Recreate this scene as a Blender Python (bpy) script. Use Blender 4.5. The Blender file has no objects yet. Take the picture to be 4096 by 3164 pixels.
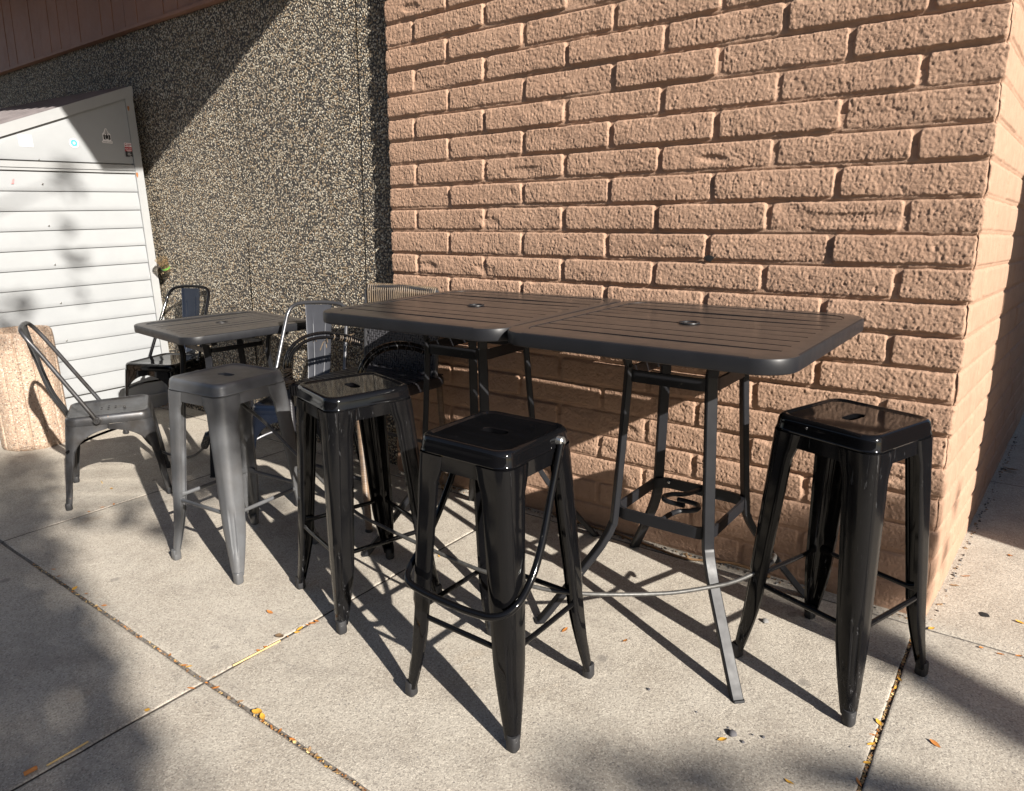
import bpy, bmesh, math, random
import numpy as np
from mathutils import Vector, Matrix, Quaternion
S = bpy.context.scene
COL = S.collection
rnd = random.Random(7)
rad = math.radians
SLOPE = 0.042                      # the pavement falls away from the wall
TILT = math.atan(SLOPE)
SUN = Vector((0.951 * math.cos(rad(27.2)), -0.309 * math.cos(rad(27.2)), math.sin(rad(27.2)))).normalized()

def gz(x, y): return SLOPE * y

# ------------------------------------------------------------------ mesh builder
class MB:
    def __init__(s): s.v = []; s.f = []; s.m = []
    def add(s, vs, fs, mi=0):
        o = len(s.v); s.v += [tuple(v) for v in vs]
        for f in fs: s.f.append([i + o for i in f]); s.m.append(mi)
    def box(s, c, size, M=None, mi=0):
        x, y, z = [q / 2 for q in size]
        vs = [Vector((a * x, b * y, d * z)) for a in (-1, 1) for b in (-1, 1) for d in (-1, 1)]
        if M: vs = [M @ v for v in vs]
        vs = [v + Vector(c) for v in vs]
        s.add(vs, [(0, 1, 3, 2), (4, 6, 7, 5), (0, 4, 5, 1), (2, 3, 7, 6), (0, 2, 6, 4), (1, 5, 7, 3)], mi)
    def loft(s, loops, cap0=True, cap1=True, closed=True, mi=0):
        n = len(loops[0]); vs = [p for l in loops for p in l]; fs = []
        for k in range(len(loops) - 1):
            for i in range(n if closed else n - 1):
                j = (i + 1) % n
                fs.append((k * n + i, k * n + j, (k + 1) * n + j, (k + 1) * n + i))
        if cap0: fs.append(tuple(range(n))[::-1])
        if cap1: fs.append(tuple((len(loops) - 1) * n + i for i in range(n)))
        s.add(vs, fs, mi)
    def tube(s, pts, r, n=10, cap=True, prof=None, up=None, closed=False, mi=0):
        # r: number or list; prof: 2-D cross-section (list of (a,b)) instead of a circle
        pts = [Vector(p) for p in pts]; N = len(pts)
        rs = r if isinstance(r, (list, tuple)) else [r] * N
        loops = []; nrm = None
        for i, p in enumerate(pts):
            if closed: t = pts[(i + 1) % N] - pts[i - 1]
            else: t = pts[min(i + 1, N - 1)] - pts[max(i - 1, 0)]
            t.normalize()
            if up is not None:
                nrm = (Vector(up) - t * t.dot(Vector(up))).normalized()
            elif nrm is None:
                a = Vector((0, 0, 1)) if abs(t.z) < .9 else Vector((1, 0, 0))
                nrm = (a - t * t.dot(a)).normalized()
            else:
                nrm = (nrm - t * t.dot(nrm)).normalized()
            b = t.cross(nrm)
            if prof: loops.append([p + nrm * q[0] + b * q[1] for q in prof])
            else: loops.append([p + (nrm * math.cos(k * 2 * math.pi / n) + b * math.sin(k * 2 * math.pi / n)) * rs[i] for k in range(n)])
        if closed: s.loft(loops + [loops[0]], False, False, mi=mi)
        else: s.loft(loops, cap, cap, mi=mi)
    def lathe(s, prof, n=24, c=(0, 0, 0), cap0=True, cap1=True, mi=0):
        s.loft([[(c[0] + r * math.cos(2 * math.pi * k / n), c[1] + r * math.sin(2 * math.pi * k / n), c[2] + z) for k in range(n)] for r, z in prof], cap0, cap1, mi=mi)
    def build(s, name, mats, parent=None, smooth=35, recalc=True):
        me = bpy.data.meshes.new(name)
        me.from_pydata(s.v, [], s.f)
        if recalc:
            bm = bmesh.new(); bm.from_mesh(me)
            bmesh.ops.recalc_face_normals(bm, faces=bm.faces); bm.to_mesh(me); bm.free()
        mats = mats if isinstance(mats, (list, tuple)) else [mats]
        for m in mats: me.materials.append(m)
        if len(mats) > 1: me.polygons.foreach_set('material_index', s.m)
        if smooth:
            me.polygons.foreach_set('use_smooth', [True] * len(me.polygons))
            me.set_sharp_from_angle(angle=rad(smooth))
        o = bpy.data.objects.new(name, me); COL.objects.link(o)
        if parent: o.parent = parent
        return o

def rr(hx, hy, r, z, n=6, c=(0, 0)):
    out = []
    for cx, cy, a0 in ((hx - r, hy - r, 0), (-hx + r, hy - r, 90), (-hx + r, -hy + r, 180), (hx - r, -hy + r, 270)):
        for k in range(n + 1):
            a = rad(a0 + 90 * k / n)
            out.append((c[0] + cx + r * math.cos(a), c[1] + cy + r * math.sin(a), z))
    return out

def rs(hx, hy, r, z, n=6, m=6):
    P = rr(hx, hy, r, z, n); out = []
    for i, p in enumerate(P):
        out.append(p)
        if (i + 1) % (n + 1) == 0:
            q = P[(i + 1) % len(P)]
            for k in range(1, m + 1):
                t = k / (m + 1); out.append((p[0] + (q[0] - p[0]) * t, p[1] + (q[1] - p[1]) * t, z))
    return out

def smooth_path(pts, n=8, closed=False):
    P = [Vector(p) for p in pts]; out = []; N = len(P)
    rng = range(N) if closed else range(N - 1)
    for i in rng:
        if closed: p0, p1, p2, p3 = P[i - 1], P[i], P[(i + 1) % N], P[(i + 2) % N]
        else: p0, p1, p2, p3 = P[max(i - 1, 0)], P[i], P[i + 1], P[min(i + 2, N - 1)]
        for k in range(n):
            t = k / n
            out.append(.5 * ((2 * p1) + (p2 - p0) * t + (2 * p0 - 5 * p1 + 4 * p2 - p3) * t * t + (3 * p1 - p0 - 3 * p2 + p3) * t ** 3))
    if not closed: out.append(P[-1])
    return out

def fillet(pts, r, n=6):
    P = [Vector(p) for p in pts]; out = [P[0]]
    for i in range(1, len(P) - 1):
        a = (P[i - 1] - P[i]); b = (P[i + 1] - P[i]); rr_ = min(r, a.length * .49, b.length * .49)
        A = P[i] + a.normalized() * rr_; B = P[i] + b.normalized() * rr_
        for k in range(n + 1):
            t = k / n
            out.append(A * (1 - t) ** 2 + P[i] * 2 * t * (1 - t) + B * t * t)
    out.append(P[-1]); return out

def tag(o, label=None, cat=None, group=None, kind=None):
    if label: o['label'] = label
    if cat: o['category'] = cat
    if group: o['group'] = group
    if kind: o['kind'] = kind
    return o
def thing(name, label, cat, loc=(0, 0, 0), rot=0.0, group=None, tilt=True):
    o = bpy.data.objects.new(name, None); COL.objects.link(o)
    o.empty_display_size = .1
    o.location = loc; o.rotation_mode = 'QUATERNION'
    q = Quaternion((0, 0, 1), rot)
    if tilt: q = Quaternion((1, 0, 0), TILT) @ q
    o.rotation_quaternion = q
    return tag(o, label, cat, group)
def kids(o): return [c for c in bpy.data.objects if c.parent == o]
def copy_tree(o, parent=None):
    c = o.copy(); COL.objects.link(c)
    if parent: c.parent = parent
    for k in kids(o): copy_tree(k, c)
    return c
def place(o, x, y, rot, label):
    o.location = (x, y, gz(x, y))
    o.rotation_quaternion = Quaternion((1, 0, 0), TILT) @ Quaternion((0, 0, 1), rot)
    o['label'] = label

# ------------------------------------------------------------------ numpy noise
def hash2(ix, iy, seed):
    n = (ix * 374761393 + iy * 668265263 + seed * 1442695041).astype(np.int64) & 0xffffffff
    n = ((n ^ (n >> 13)) * 1274126177) & 0xffffffff
    n = ((n ^ (n >> 16)) * 2246822519) & 0xffffffff
    return ((n ^ (n >> 15)) & 0xffff) / 65535.0
def vnoise(x, y, seed):
    ix = np.floor(x).astype(np.int64); iy = np.floor(y).astype(np.int64)
    fx = x - ix; fy = y - iy
    fx = fx * fx * (3 - 2 * fx); fy = fy * fy * (3 - 2 * fy)
    a = hash2(ix, iy, seed); b = hash2(ix + 1, iy, seed); c = hash2(ix, iy + 1, seed); d = hash2(ix + 1, iy + 1, seed)
    return (a * (1 - fx) + b * fx) * (1 - fy) + (c * (1 - fx) + d * fx) * fy - .5
def sstep(a, b, x):
    t = np.clip((x - a) / (b - a), 0, 1); return t * t * (3 - 2 * t)

# ------------------------------------------------------------------ materials
def newmat(name):
    m = bpy.data.materials.new(name); m.use_nodes = True
    nt = m.node_tree
    b = nt.nodes['Principled BSDF']
    return m, nt, b
def N(nt, t, **kw):
    n = nt.nodes.new(t)
    for k, v in kw.items():
        if k in n.inputs: n.inputs[k].default_value = v
        else: setattr(n, k, v)
    return n
def rgba(c): return (c[0], c[1], c[2], 1)
def ramp(nt, fac, stops, interp='LINEAR'):
    r = N(nt, 'ShaderNodeValToRGB'); r.color_ramp.interpolation = interp
    els = r.color_ramp.elements
    while len(els) < len(stops): els.new(.5)
    for e, (p, c) in zip(els, stops): e.position = p; e.color = rgba(c) if len(c) == 3 else c
    nt.links.new(fac, r.inputs['Fac']); return r.outputs['Color']
def mixc(nt, fac, a, b, mode='MIX'):
    m = N(nt, 'ShaderNodeMix', data_type='RGBA', blend_type=mode)
    for s, v in ((m.inputs[0], fac), (m.inputs[6], a), (m.inputs[7], b)):
        if isinstance(v, (int, float)): s.default_value = v
        elif isinstance(v, tuple): s.default_value = rgba(v)
        else: nt.links.new(v, s)
    return m.outputs[2]
def noise(nt, scale, detail=4, rough=.55, vec=None, dist=0):
    n = N(nt, 'ShaderNodeTexNoise', Scale=scale, Detail=detail, Roughness=rough, Distortion=dist)
    if vec is not None: nt.links.new(vec, n.inputs['Vector'])
    return n.outputs['Fac']
def objco(nt, scale=None):
    c = N(nt, 'ShaderNodeTexCoord').outputs['Object']
    if scale:
        m = N(nt, 'ShaderNodeMapping'); m.inputs['Scale'].default_value = scale
        nt.links.new(c, m.inputs['Vector']); return m.outputs['Vector']
    return c
def bump(nt, b, height, strength, dist):
    n = N(nt, 'ShaderNodeBump', Strength=strength, Distance=dist)
    nt.links.new(height, n.inputs['Height'])
    nt.links.new(n.outputs['Normal'], b.inputs['Normal']); return n

def paint(name, c, rough=.3, metal=0.0, c2=None, wear=None, wearc=(.35, .35, .36), vs=9, bumpy=0.0, coat=0.0, edge=None, spec=.5, scratch=None):
    """painted / bare metal: broad tone drift, roughness drift, chips (noise spots) and worn edges (pointiness)"""
    m, nt, b = newmat(name); co = objco(nt)
    n1 = noise(nt, vs, 5, .6, co)
    c2 = c2 or tuple(x * .75 for x in c)
    col = ramp(nt, n1, [(.35, c2), (.65, c)])
    rg = N(nt, 'ShaderNodeMapRange'); rg.inputs['To Min'].default_value = rough * .75; rg.inputs['To Max'].default_value = rough * 1.35
    n2 = noise(nt, 23, 4, .6, co); nt.links.new(n2, rg.inputs['Value'])
    nt.links.new(rg.outputs['Result'], b.inputs['Roughness'])
    if wear:
        w = noise(nt, 70, 6, .75, co)
        w2 = noise(nt, 6, 3, .5, co)
        mul = N(nt, 'ShaderNodeMath', operation='MULTIPLY'); nt.links.new(w, mul.inputs[0]); nt.links.new(w2, mul.inputs[1])
        f = ramp(nt, mul.outputs[0], [(wear, (0, 0, 0)), (wear + .03, (1, 1, 1))])
        col = mixc(nt, f, col, wearc)
    if edge:
        g = N(nt, 'ShaderNodeNewGeometry').outputs['Pointiness']
        w = noise(nt, 45, 6, .8, co)
        ad = N(nt, 'ShaderNodeMath', operation='MULTIPLY_ADD'); ad.inputs[1].default_value = .22; nt.links.new(w, ad.inputs[0]); nt.links.new(g, ad.inputs[2])
        f = ramp(nt, ad.outputs[0], [(edge, (0, 0, 0)), (edge + .03, (1, 1, 1))])
        col = mixc(nt, f, col, wearc)
    if scratch:
        sc = noise(nt, 9, 5, .7, objco(nt, (14, 14, 1.6)), .8); sm = noise(nt, 8, 2, .5, co)
        mu = N(nt, 'ShaderNodeMath', operation='MULTIPLY_ADD'); mu.inputs[1].default_value = .35; nt.links.new(sm, mu.inputs[0]); nt.links.new(sc, mu.inputs[2])
        f = ramp(nt, mu.outputs[0], [(scratch + .17, (0, 0, 0)), (scratch + .23, (.6, .6, .6))])
        sz = N(nt, 'ShaderNodeSeparateXYZ'); nt.links.new(co, sz.inputs[0])
        f = mixc(nt, 1.0, f, ramp(nt, sz.outputs['Z'], [(.10, (1, 1, 1)), (.50, (.12, .12, .12)), (.72, (.35, .35, .35))]), 'MULTIPLY')
        col = mixc(nt, f, col, wearc)
    nt.links.new(col, b.inputs['Base Color'])
    b.inputs['Metallic'].default_value = metal; b.inputs['Specular IOR Level'].default_value = spec
    b.inputs['Coat Weight'].default_value = coat; b.inputs['Coat Roughness'].default_value = .08
    if bumpy:
        bump(nt, b, noise(nt, 14, 3, .5, co), bumpy, .004)
    return m

def plain(name, c, rough=.6, metal=0, c2=None, scale=40, bs=0.0, bd=.002):
    m, nt, b = newmat(name); co = objco(nt)
    n1 = noise(nt, scale, 5, .6, co)
    nt.links.new(ramp(nt, n1, [(.3, c2 or tuple(x * .7 for x in c)), (.7, c)]), b.inputs['Base Color'])
    b.inputs['Roughness'].default_value = rough; b.inputs['Metallic'].default_value = metal
    if bs: bump(nt, b, n1, bs, bd)
    return m

def concrete_mat():
    m, nt, b = newmat('concrete'); co = objco(nt)
    big = noise(nt, 1.3, 6, .62, co); mid = noise(nt, 7, 6, .65, co); fine = noise(nt, 160, 4, .7, co)
    col = ramp(nt, big, [(.3, (.325, .283, .232)), (.5, (.385, .345, .288)), (.72, (.425, .385, .328))])
    col = mixc(nt, .55, col, ramp(nt, mid, [(.3, (.285, .248, .203)), (.62, (.455, .415, .352))]))
    # grit: pale and dark grains
    v = N(nt, 'ShaderNodeTexVoronoi', Scale=260); nt.links.new(co, v.inputs['Vector'])
    g = N(nt, 'ShaderNodeSeparateColor'); nt.links.new(v.outputs['Color'], g.inputs['Color'])
    col = mixc(nt, ramp(nt, g.outputs['Red'], [(.62, (0, 0, 0)), (.95, (.55, .55, .55))]), col, (.15, .132, .115))
    col = mixc(nt, ramp(nt, g.outputs['Green'], [(.60, (0, 0, 0)), (.95, (.5, .5, .5))]), col, (.62, .57, .48))
    # larger dark aggregate flecks
    v2 = N(nt, 'ShaderNodeTexVoronoi', Scale=85); nt.links.new(co, v2.inputs['Vector'])
    g2 = N(nt, 'ShaderNodeSeparateColor'); nt.links.new(v2.outputs['Color'], g2.inputs['Color'])
    near = ramp(nt, v2.outputs['Distance'], [(.12, (1, 1, 1)), (.30, (0, 0, 0))])
    fl = mixc(nt, 1.0, near, ramp(nt, g2.outputs['Blue'], [(.93, (0, 0, 0)), (.95, (.75, .75, .75))]), 'MULTIPLY')
    col = mixc(nt, fl, col, (.13, .125, .13))
    # grime stains
    st = noise(nt, 3.1, 6, .7, objco(nt, (1, 1.6, 1)), .6)
    col = mixc(nt, ramp(nt, st, [(.54, (0, 0, 0)), (.76, (.5, .5, .5))]), col, (.20, .175, .15))
    v3 = N(nt, 'ShaderNodeTexVoronoi', Scale=5.5); nt.links.new(co, v3.inputs['Vector'])
    nd = N(nt, 'ShaderNodeMath', operation='MULTIPLY_ADD'); nd.inputs[1].default_value = .16
    nt.links.new(noise(nt, 30, 4, .6, co), nd.inputs[0]); nt.links.new(v3.outputs['Distance'], nd.inputs[2])
    sp = ramp(nt, nd.outputs[0], [(.15, (.55, .55, .55)), (.20, (0, 0, 0))])
    g3 = N(nt, 'ShaderNodeSeparateColor'); nt.links.new(v3.outputs['Color'], g3.inputs['Color'])
    sp = mixc(nt, 1.0, sp, ramp(nt, g3.outputs['Red'], [(.5, (0, 0, 0)), (.6, (1, 1, 1))]), 'MULTIPLY')
    col = mixc(nt, sp, col, (.16, .145, .13))
    ru = noise(nt, 2.3, 5, .6, objco(nt, (1.3, 1, 1)), .3)
    col = mixc(nt, ramp(nt, ru, [(.66, (0, 0, 0)), (.8, (.4, .4, .4))]), col, (.40, .27, .14))
    nt.links.new(col, b.inputs['Base Color']); b.inputs['Roughness'].default_value = .9
    b.inputs['Specular IOR Level'].default_value = .25
    h = N(nt, 'ShaderNodeMath', operation='MULTIPLY_ADD'); h.inputs[1].default_value = .5
    nt.links.new(fine, h.inputs[0])
    mott = noise(nt, 18, 7, .72, objco(nt, (1, 2.2, 1)))
    col = mixc(nt, ramp(nt, mott, [(.55, (0, 0, 0)), (.75, (.28, .28, .28))]), col, (.22, .195, .165))
    nt.links.new(col, b.inputs['Base Color'])
    h2 = N(nt, 'ShaderNodeMath', operation='MULTIPLY'); h2.inputs[1].default_value = .9; nt.links.new(noise(nt, 60, 6, .75, objco(nt, (1, 1.7, 1))), h2.inputs[0])
    nt.links.new(h2.outputs[0], h.inputs[2])
    bump(nt, b, h.outputs[0], .85, .0045)
    return m

def brick_mat():
    m, nt, b = newmat('painted_slump_block'); co = objco(nt)
    big = noise(nt, 2.2, 5, .6, co); mid = noise(nt, 26, 5, .65, co); fine = noise(nt, 190, 5, .75, co)
    col = ramp(nt, big, [(.3, (.345, .213, .145)), (.55, (.375, .238, .163)), (.75, (.40, .262, .182))])
    col = mixc(nt, .5, col, ramp(nt, mid, [(.3, (.31, .192, .128)), (.65, (.425, .278, .195))]))
    # pits where the paint did not reach
    v = N(nt, 'ShaderNodeTexVoronoi', Scale=95); nt.links.new(co, v.inputs['Vector'])
    g = N(nt, 'ShaderNodeSeparateColor'); nt.links.new(v.outputs['Color'], g.inputs['Color'])
    near = ramp(nt, v.outputs['Distance'], [(.10, (1, 1, 1)), (.24, (0, 0, 0))])
    pit = mixc(nt, 1.0, near, ramp(nt, g.outputs['Blue'], [(.90, (0, 0, 0)), (.92, (.8, .8, .8))]), 'MULTIPLY')
    col = mixc(nt, pit, col, (.16, .10, .065))
    # splash dirt low on the wall, streaks
    st = noise(nt, 2.4, 6, .65, objco(nt, (2.2, 2.2, .5)))
    col = mixc(nt, ramp(nt, st, [(.55, (0, 0, 0)), (.8, (.4, .4, .4))]), col, (.235, .145, .098))
    nt.links.new(col, b.inputs['Base Color']); b.inputs['Roughness'].default_value = .82
    b.inputs['Specular IOR Level'].default_value = .3
    h = N(nt, 'ShaderNodeMath', operation='MULTIPLY_ADD'); h.inputs[1].default_value = .7; nt.links.new(fine, h.inputs[0])
    nt.links.new(noise(nt, 75, 5, .7, co), h.inputs[2])
    bump(nt, b, h.outputs[0], .75, .005)
    return m

def pebble_mat(name, scale, stops, mortar, bs=1.0, bd=.012, tint=None):
    m, nt, b = newmat(name)
    co = objco(nt)
    warp = N(nt, 'ShaderNodeTexNoise', Scale=60.0, Detail=2.0); nt.links.new(co, warp.inputs['Vector'])
    wv = N(nt, 'ShaderNodeVectorMath', operation='MULTIPLY_ADD'); wv.inputs[1].default_value = (.009, .009, .009)
    nt.links.new(warp.outputs['Color'], wv.inputs[0]); nt.links.new(co, wv.inputs[2])
    v = N(nt, 'ShaderNodeTexVoronoi', Scale=scale); v.inputs['Randomness'].default_value = .95
    nt.links.new(wv.outputs[0], v.inputs['Vector'])
    g = N(nt, 'ShaderNodeSeparateColor'); nt.links.new(v.outputs['Color'], g.inputs['Color'])
    col = ramp(nt, g.outputs['Red'], stops)
    col = mixc(nt, .22, col, ramp(nt, noise(nt, 3, 4, .6, co), [(.3, (.3, .27, .23)), (.7, (.62, .56, .48))]), 'OVERLAY')
    col = mixc(nt, ramp(nt, v.outputs['Distance'], [(.42, (0, 0, 0)), (.62, (1, 1, 1))]), col, mortar)
    nt.links.new(col, b.inputs['Base Color']); b.inputs['Roughness'].default_value = .62
    b.inputs['Specular IOR Level'].default_value = .35
    hh = ramp(nt, v.outputs['Distance'], [(0, (1, 1, 1)), (.35, (.75, .75, .75)), (.65, (0, 0, 0))])
    ml = N(nt, 'ShaderNodeMath', operation='MULTIPLY_ADD'); ml.inputs[1].default_value = .55
    nt.links.new(g.outputs['Green'], ml.inputs[0]); nt.links.new(hh, ml.inputs[2])
    bump(nt, b, ml.outputs[0], bs, bd)
    return m

M = {}
M['concrete'] = concrete_mat()
M['joint'] = plain('joint_dirt', (.075, .06, .048), .95, c2=(.03, .026, .022), scale=60, bs=.8, bd=.004)
M['joint_grit'] = plain('joint_grit', (.19, .17, .145), .95, c2=(.075, .066, .058), scale=90, bs=.9, bd=.004)
M['asphalt'] = plain('asphalt', (.055, .055, .057), .9, c2=(.035, .035, .036), scale=120, bs=.5)
M['brick'] = brick_mat()
M['pebble'] = pebble_mat('exposed_pebbles', 92, [(0, (.05, .048, .047)), (.14, (.13, .115, .10)), (.28, (.25, .205, .15)), (.42, (.36, .26, .155)), (.60, (.46, .40, .305)), (.82, (.56, .505, .405)), (1, (.70, .66, .57))], (.045, .041, .037), .8, .014)
M['planter'] = pebble_mat('washed_pink_pebbles', 115, [(0, (.13, .11, .095)), (.2, (.32, .21, .15)), (.55, (.42, .30, .225)), (.8, (.47, .36, .275)), (1, (.52, .46, .39))], (.34, .26, .195), .45, .005)
M['wood'] = paint('brown_painted_boards', (.30, .150, .098), .55, c2=(.255, .125, .08), vs=3, bumpy=.15)
M['white'] = paint('white_painted_siding', (.282, .292, .298), .34, c2=(.262, .272, .280), vs=3, bumpy=.25)
M['white_trim'] = paint('white_trim', (.285, .29, .29), .4, c2=(.262, .268, .27), vs=4)
M['roofgrey'] = paint('grey_roof_sheet', (.17, .15, .15), .6)
M['black'] = paint('gloss_black_paint', (.0036, .0036, .0042), .06, c2=(.0030, .0030, .0034), wear=.45, wearc=(.16, .16, .165), bumpy=.04, spec=.28, scratch=.70)
M['black_scuffed'] = paint('scuffed_black_paint', (.0045, .0045, .005), .11, c2=(.0035, .0035, .004), wear=.425, wearc=(.16, .16, .165), bumpy=.05, spec=.28, scratch=.64)
M['rubber'] = paint('rubber_foot', (.02, .02, .022), .6, wear=.40, wearc=(.2, .2, .2))
M['steel'] = paint('grey_lacquered_steel', (.125, .13, .138), .42, .25, c2=(.098, .098, .10), wear=.43, wearc=(.20, .12, .07), coat=.15, bumpy=.08)
M['steel_blue'] = paint('blue_grey_steel', (.060, .063, .073), .40, .2, c2=(.046, .048, .056), wear=.44, wearc=(.2, .18, .16))
M['navy'] = paint('navy_black_paint', (.012, .016, .026), .22, c2=(.008, .011, .018), spec=.4)
M['blue_seat'] = paint('dark_blue_paint', (.006, .009, .017), .22, spec=.35, c2=(.004, .006, .012))
M['bronze'] = paint('aged_gunmetal', (.072, .074, .08), .36, .55, c2=(.045, .041, .038), wear=.42, wearc=(.24, .15, .09), vs=12, bumpy=.06)
M['tube'] = paint('worn_tube_steel', (.10, .10, .105), .28, .6, c2=(.07, .07, .075), wear=.42, wearc=(.4, .38, .35))
M['tabletop'] = paint('dusty_dark_table', (.036, .0285, .0245), .30, c2=(.026, .021, .0185), spec=.6, wear=.42, wearc=(.16, .14, .125), vs=5, bumpy=.03)
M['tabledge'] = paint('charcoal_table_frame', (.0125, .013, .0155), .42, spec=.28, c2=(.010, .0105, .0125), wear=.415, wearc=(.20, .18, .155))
M['tablegrey'] = paint('grey_table_top', (.066, .058, .052), .42, c2=(.048, .043, .039), wear=.43, wearc=(.2, .18, .16), vs=5)
M['slot'] = plain('dark_slot', (.012, .012, .013), .6)
M['wicker'] = paint('dark_wicker', (.026, .025, .028), .36, spec=.35, c2=(.016, .0155, .018), vs=30, wear=.46, wearc=(.20, .15, .09))
M['wicker_brown'] = paint('sun_bleached_wicker', (.15, .11, .07), .45, c2=(.07, .052, .038), vs=26)
M['wicker_panel'] = paint('lit_tone_wicker', (.075, .074, .080), .30, c2=(.048, .047, .052), vs=40)  # lighter copy of the wicker: sunlight and highlights put into the panel colour
M['wicker_leg'] = paint('brown_wrapped_leg', (.20, .135, .085), .45, c2=(.10, .07, .05), vs=22)
M['chrome'] = paint('bright_screw', (.6, .6, .58), .25, .9)
M['cable'] = paint('plastic_covered_steel_cable', (.11, .107, .10), .4, .3, c2=(.065, .063, .06), vs=90)
M['hose'] = plain('brown_cord', (.26, .15, .07), .6)
M['lock'] = paint('black_lock', (.012, .012, .014), .3)
M['dial'] = paint('grey_dial', (.13, .14, .17), .35)
M['dark'] = plain('dark_hole', (.008, .008, .008), .8)
M['leaf_y'] = plain('yellow_leaf', (.62, .36, .05), .55, c2=(.50, .24, .03), scale=60)
M['leaf_o'] = plain('orange_leaf', (.48, .19, .04), .6, c2=(.33, .12, .03), scale=60)
M['leaf_b'] = plain('brown_leaf', (.33, .22, .12), .7, c2=(.20, .12, .065), scale=60)
M['straw'] = plain('dry_stalk', (.60, .42, .18), .6)
M['stone'] = plain('pebble_stone', (.22, .21, .20), .8, c2=(.12, .12, .12))
M['crumb'] = plain('dark_crumb', (.10, .095, .10), .8, c2=(.04, .04, .045))
M['bark'] = plain('bark', (.16, .12, .09), .9, bs=.8)
M['leafgreen'] = plain('green_leaf', (.07, .11, .03), .5, c2=(.045, .075, .02), scale=5)
M['paper'] = plain('faded_paper', (.72, .70, .70), .5, c2=(.66, .64, .64))
M['pink'] = plain('faded_pink_print', (.60, .45, .44), .6)
M['ink'] = plain('black_ink', (.012, .012, .014), .5)
M['cyan'] = plain('cyan_print', (.16, .62, .74), .35, c2=(.12, .55, .68))
M['teal'] = plain('deep_teal_print', (.02, .19, .30), .35)
M['redink'] = plain('red_print', (.42, .02, .03), .5)
M['redtape'] = plain('pink_tape', (.70, .22, .22), .5)
M['rust'] = plain('rust_spot', (.30, .12, .04), .8)
m, nt, b = newmat('clear_plastic'); b.inputs['Base Color'].default_value = (.78, .66, .50, 1); b.inputs['Transmission Weight'].default_value = .96; b.inputs['Specular IOR Level'].default_value = .2
b.inputs['Roughness'].default_value = .12; b.inputs['IOR'].default_value = 1.08; M['plastic'] = m
M['greenprint'] = plain('green_print', (.14, .34, .06), .5)

# ------------------------------------------------------------------ ground
def sheet(name, V, n0, n1, mats, parent=None, smooth=True, mi=None):
    """V: (n0,n1,3) array -> grid mesh"""
    me = bpy.data.meshes.new(name)
    idx = np.arange(n0 * n1).reshape(n0, n1)
    q = np.stack([idx[:-1, :-1], idx[1:, :-1], idx[1:, 1:], idx[:-1, 1:]], -1).reshape(-1, 4)
    me.vertices.add(n0 * n1); me.vertices.foreach_set('co', V.reshape(-1).astype(np.float32))
    me.loops.add(q.size); me.loops.foreach_set('vertex_index', q.reshape(-1).astype(np.int32))
    me.polygons.add(len(q)); me.polygons.foreach_set('loop_start', np.arange(0, q.size, 4, dtype=np.int32))
    for m in mats: me.materials.append(m)
    if mi is not None: me.polygons.foreach_set('material_index', mi.reshape(-1).astype(np.int32))
    me.update(calc_edges=True); me.validate()
    me.polygons.foreach_set('use_smooth', np.ones(len(q), dtype=bool) if smooth else np.zeros(len(q), dtype=bool))
    o = bpy.data.objects.new(name, me); COL.objects.link(o)
    if parent: o.parent = parent
    return o

XJ = [(-9.9, .004), (-8.26, .004), (-6.62, .004), (-4.98, .004), (-3.335, .004), (-1.705, .0038), (-.032, .0055), (1.6, .004), (3.24, .004), (4.88, .004)]
YJ = [(-3.24, .004), (-1.597, .0065), (-.056, .0045), (1.58, .004), (3.2, .004), (4.84, .004)]
def axis_lines(lo, hi, js, step):
    a = list(np.arange(lo, hi + 1e-6, step))
    for c, w in js:
        a = [t for t in a if abs(t - c) > .05]
        a += [c + s * q for s in (-1, 1) for q in (w * .6, w, w + .003, w + .008, w + .016, .045)]
    return np.array(sorted(a))
xs = axis_lines(-11, 6, XJ, .05); ys = axis_lines(-4.2, 6.2, YJ, .05)
def groove(t, js):
    d = np.full(t.shape, 9.0); W = np.zeros(t.shape)
    for c, w in js:
        e = np.abs(t - c); k = e - w < d
        d = np.where(k, e - w, d); W = np.where(k, w, W)
    z = -np.where(d < -1e-6, .009, np.where(d < .008, .0013 * (1 - np.clip(d, 0, .008) / .008) ** 2 + np.where(d < .0005, .001, 0), 0))
    return z, d < 1e-6
gx_, inx = groove(xs, XJ); gy_, iny = groove(ys, YJ)
X, Y = np.meshgrid(xs, ys, indexing='ij')
# joints wander and chip a little
wob = .003 * vnoise(X * 5, Y * 5, 3) + .004 * vnoise(X * 22, Y * 22, 4)
Z = SLOPE * Y + np.minimum(gx_[:, None], gy_[None, :]) + .0035 * vnoise(X * 1.1, Y * 1.1, 9)
V = np.stack([X + wob, Y + .8 * wob, Z], -1)
fx = inx[:-1] & inx[1:]; fy = iny[:-1] & iny[1:]
mi = np.where(fx[:, None], 1, np.where(fy[None, :], 2, 0)).astype(int)
tag(sheet('sidewalk', V, len(xs), len(ys), [M['concrete'], M['joint'], M['joint_grit']], mi=mi), kind='structure')
mb = MB()
mb.add([(-60, -60, -.33), (60, -60, -.33), (60, -4.36, -.33), (-60, -4.36, -.33)], [(0, 1, 2, 3)])
tag(mb.build('road', M['asphalt'], smooth=0), kind='structure')
mb = MB(); mb.box((-2.5, -4.28, -.265), (17, .155, .17))
tag(mb.build('kerb', M['concrete'], smooth=0), kind='structure')

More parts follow.
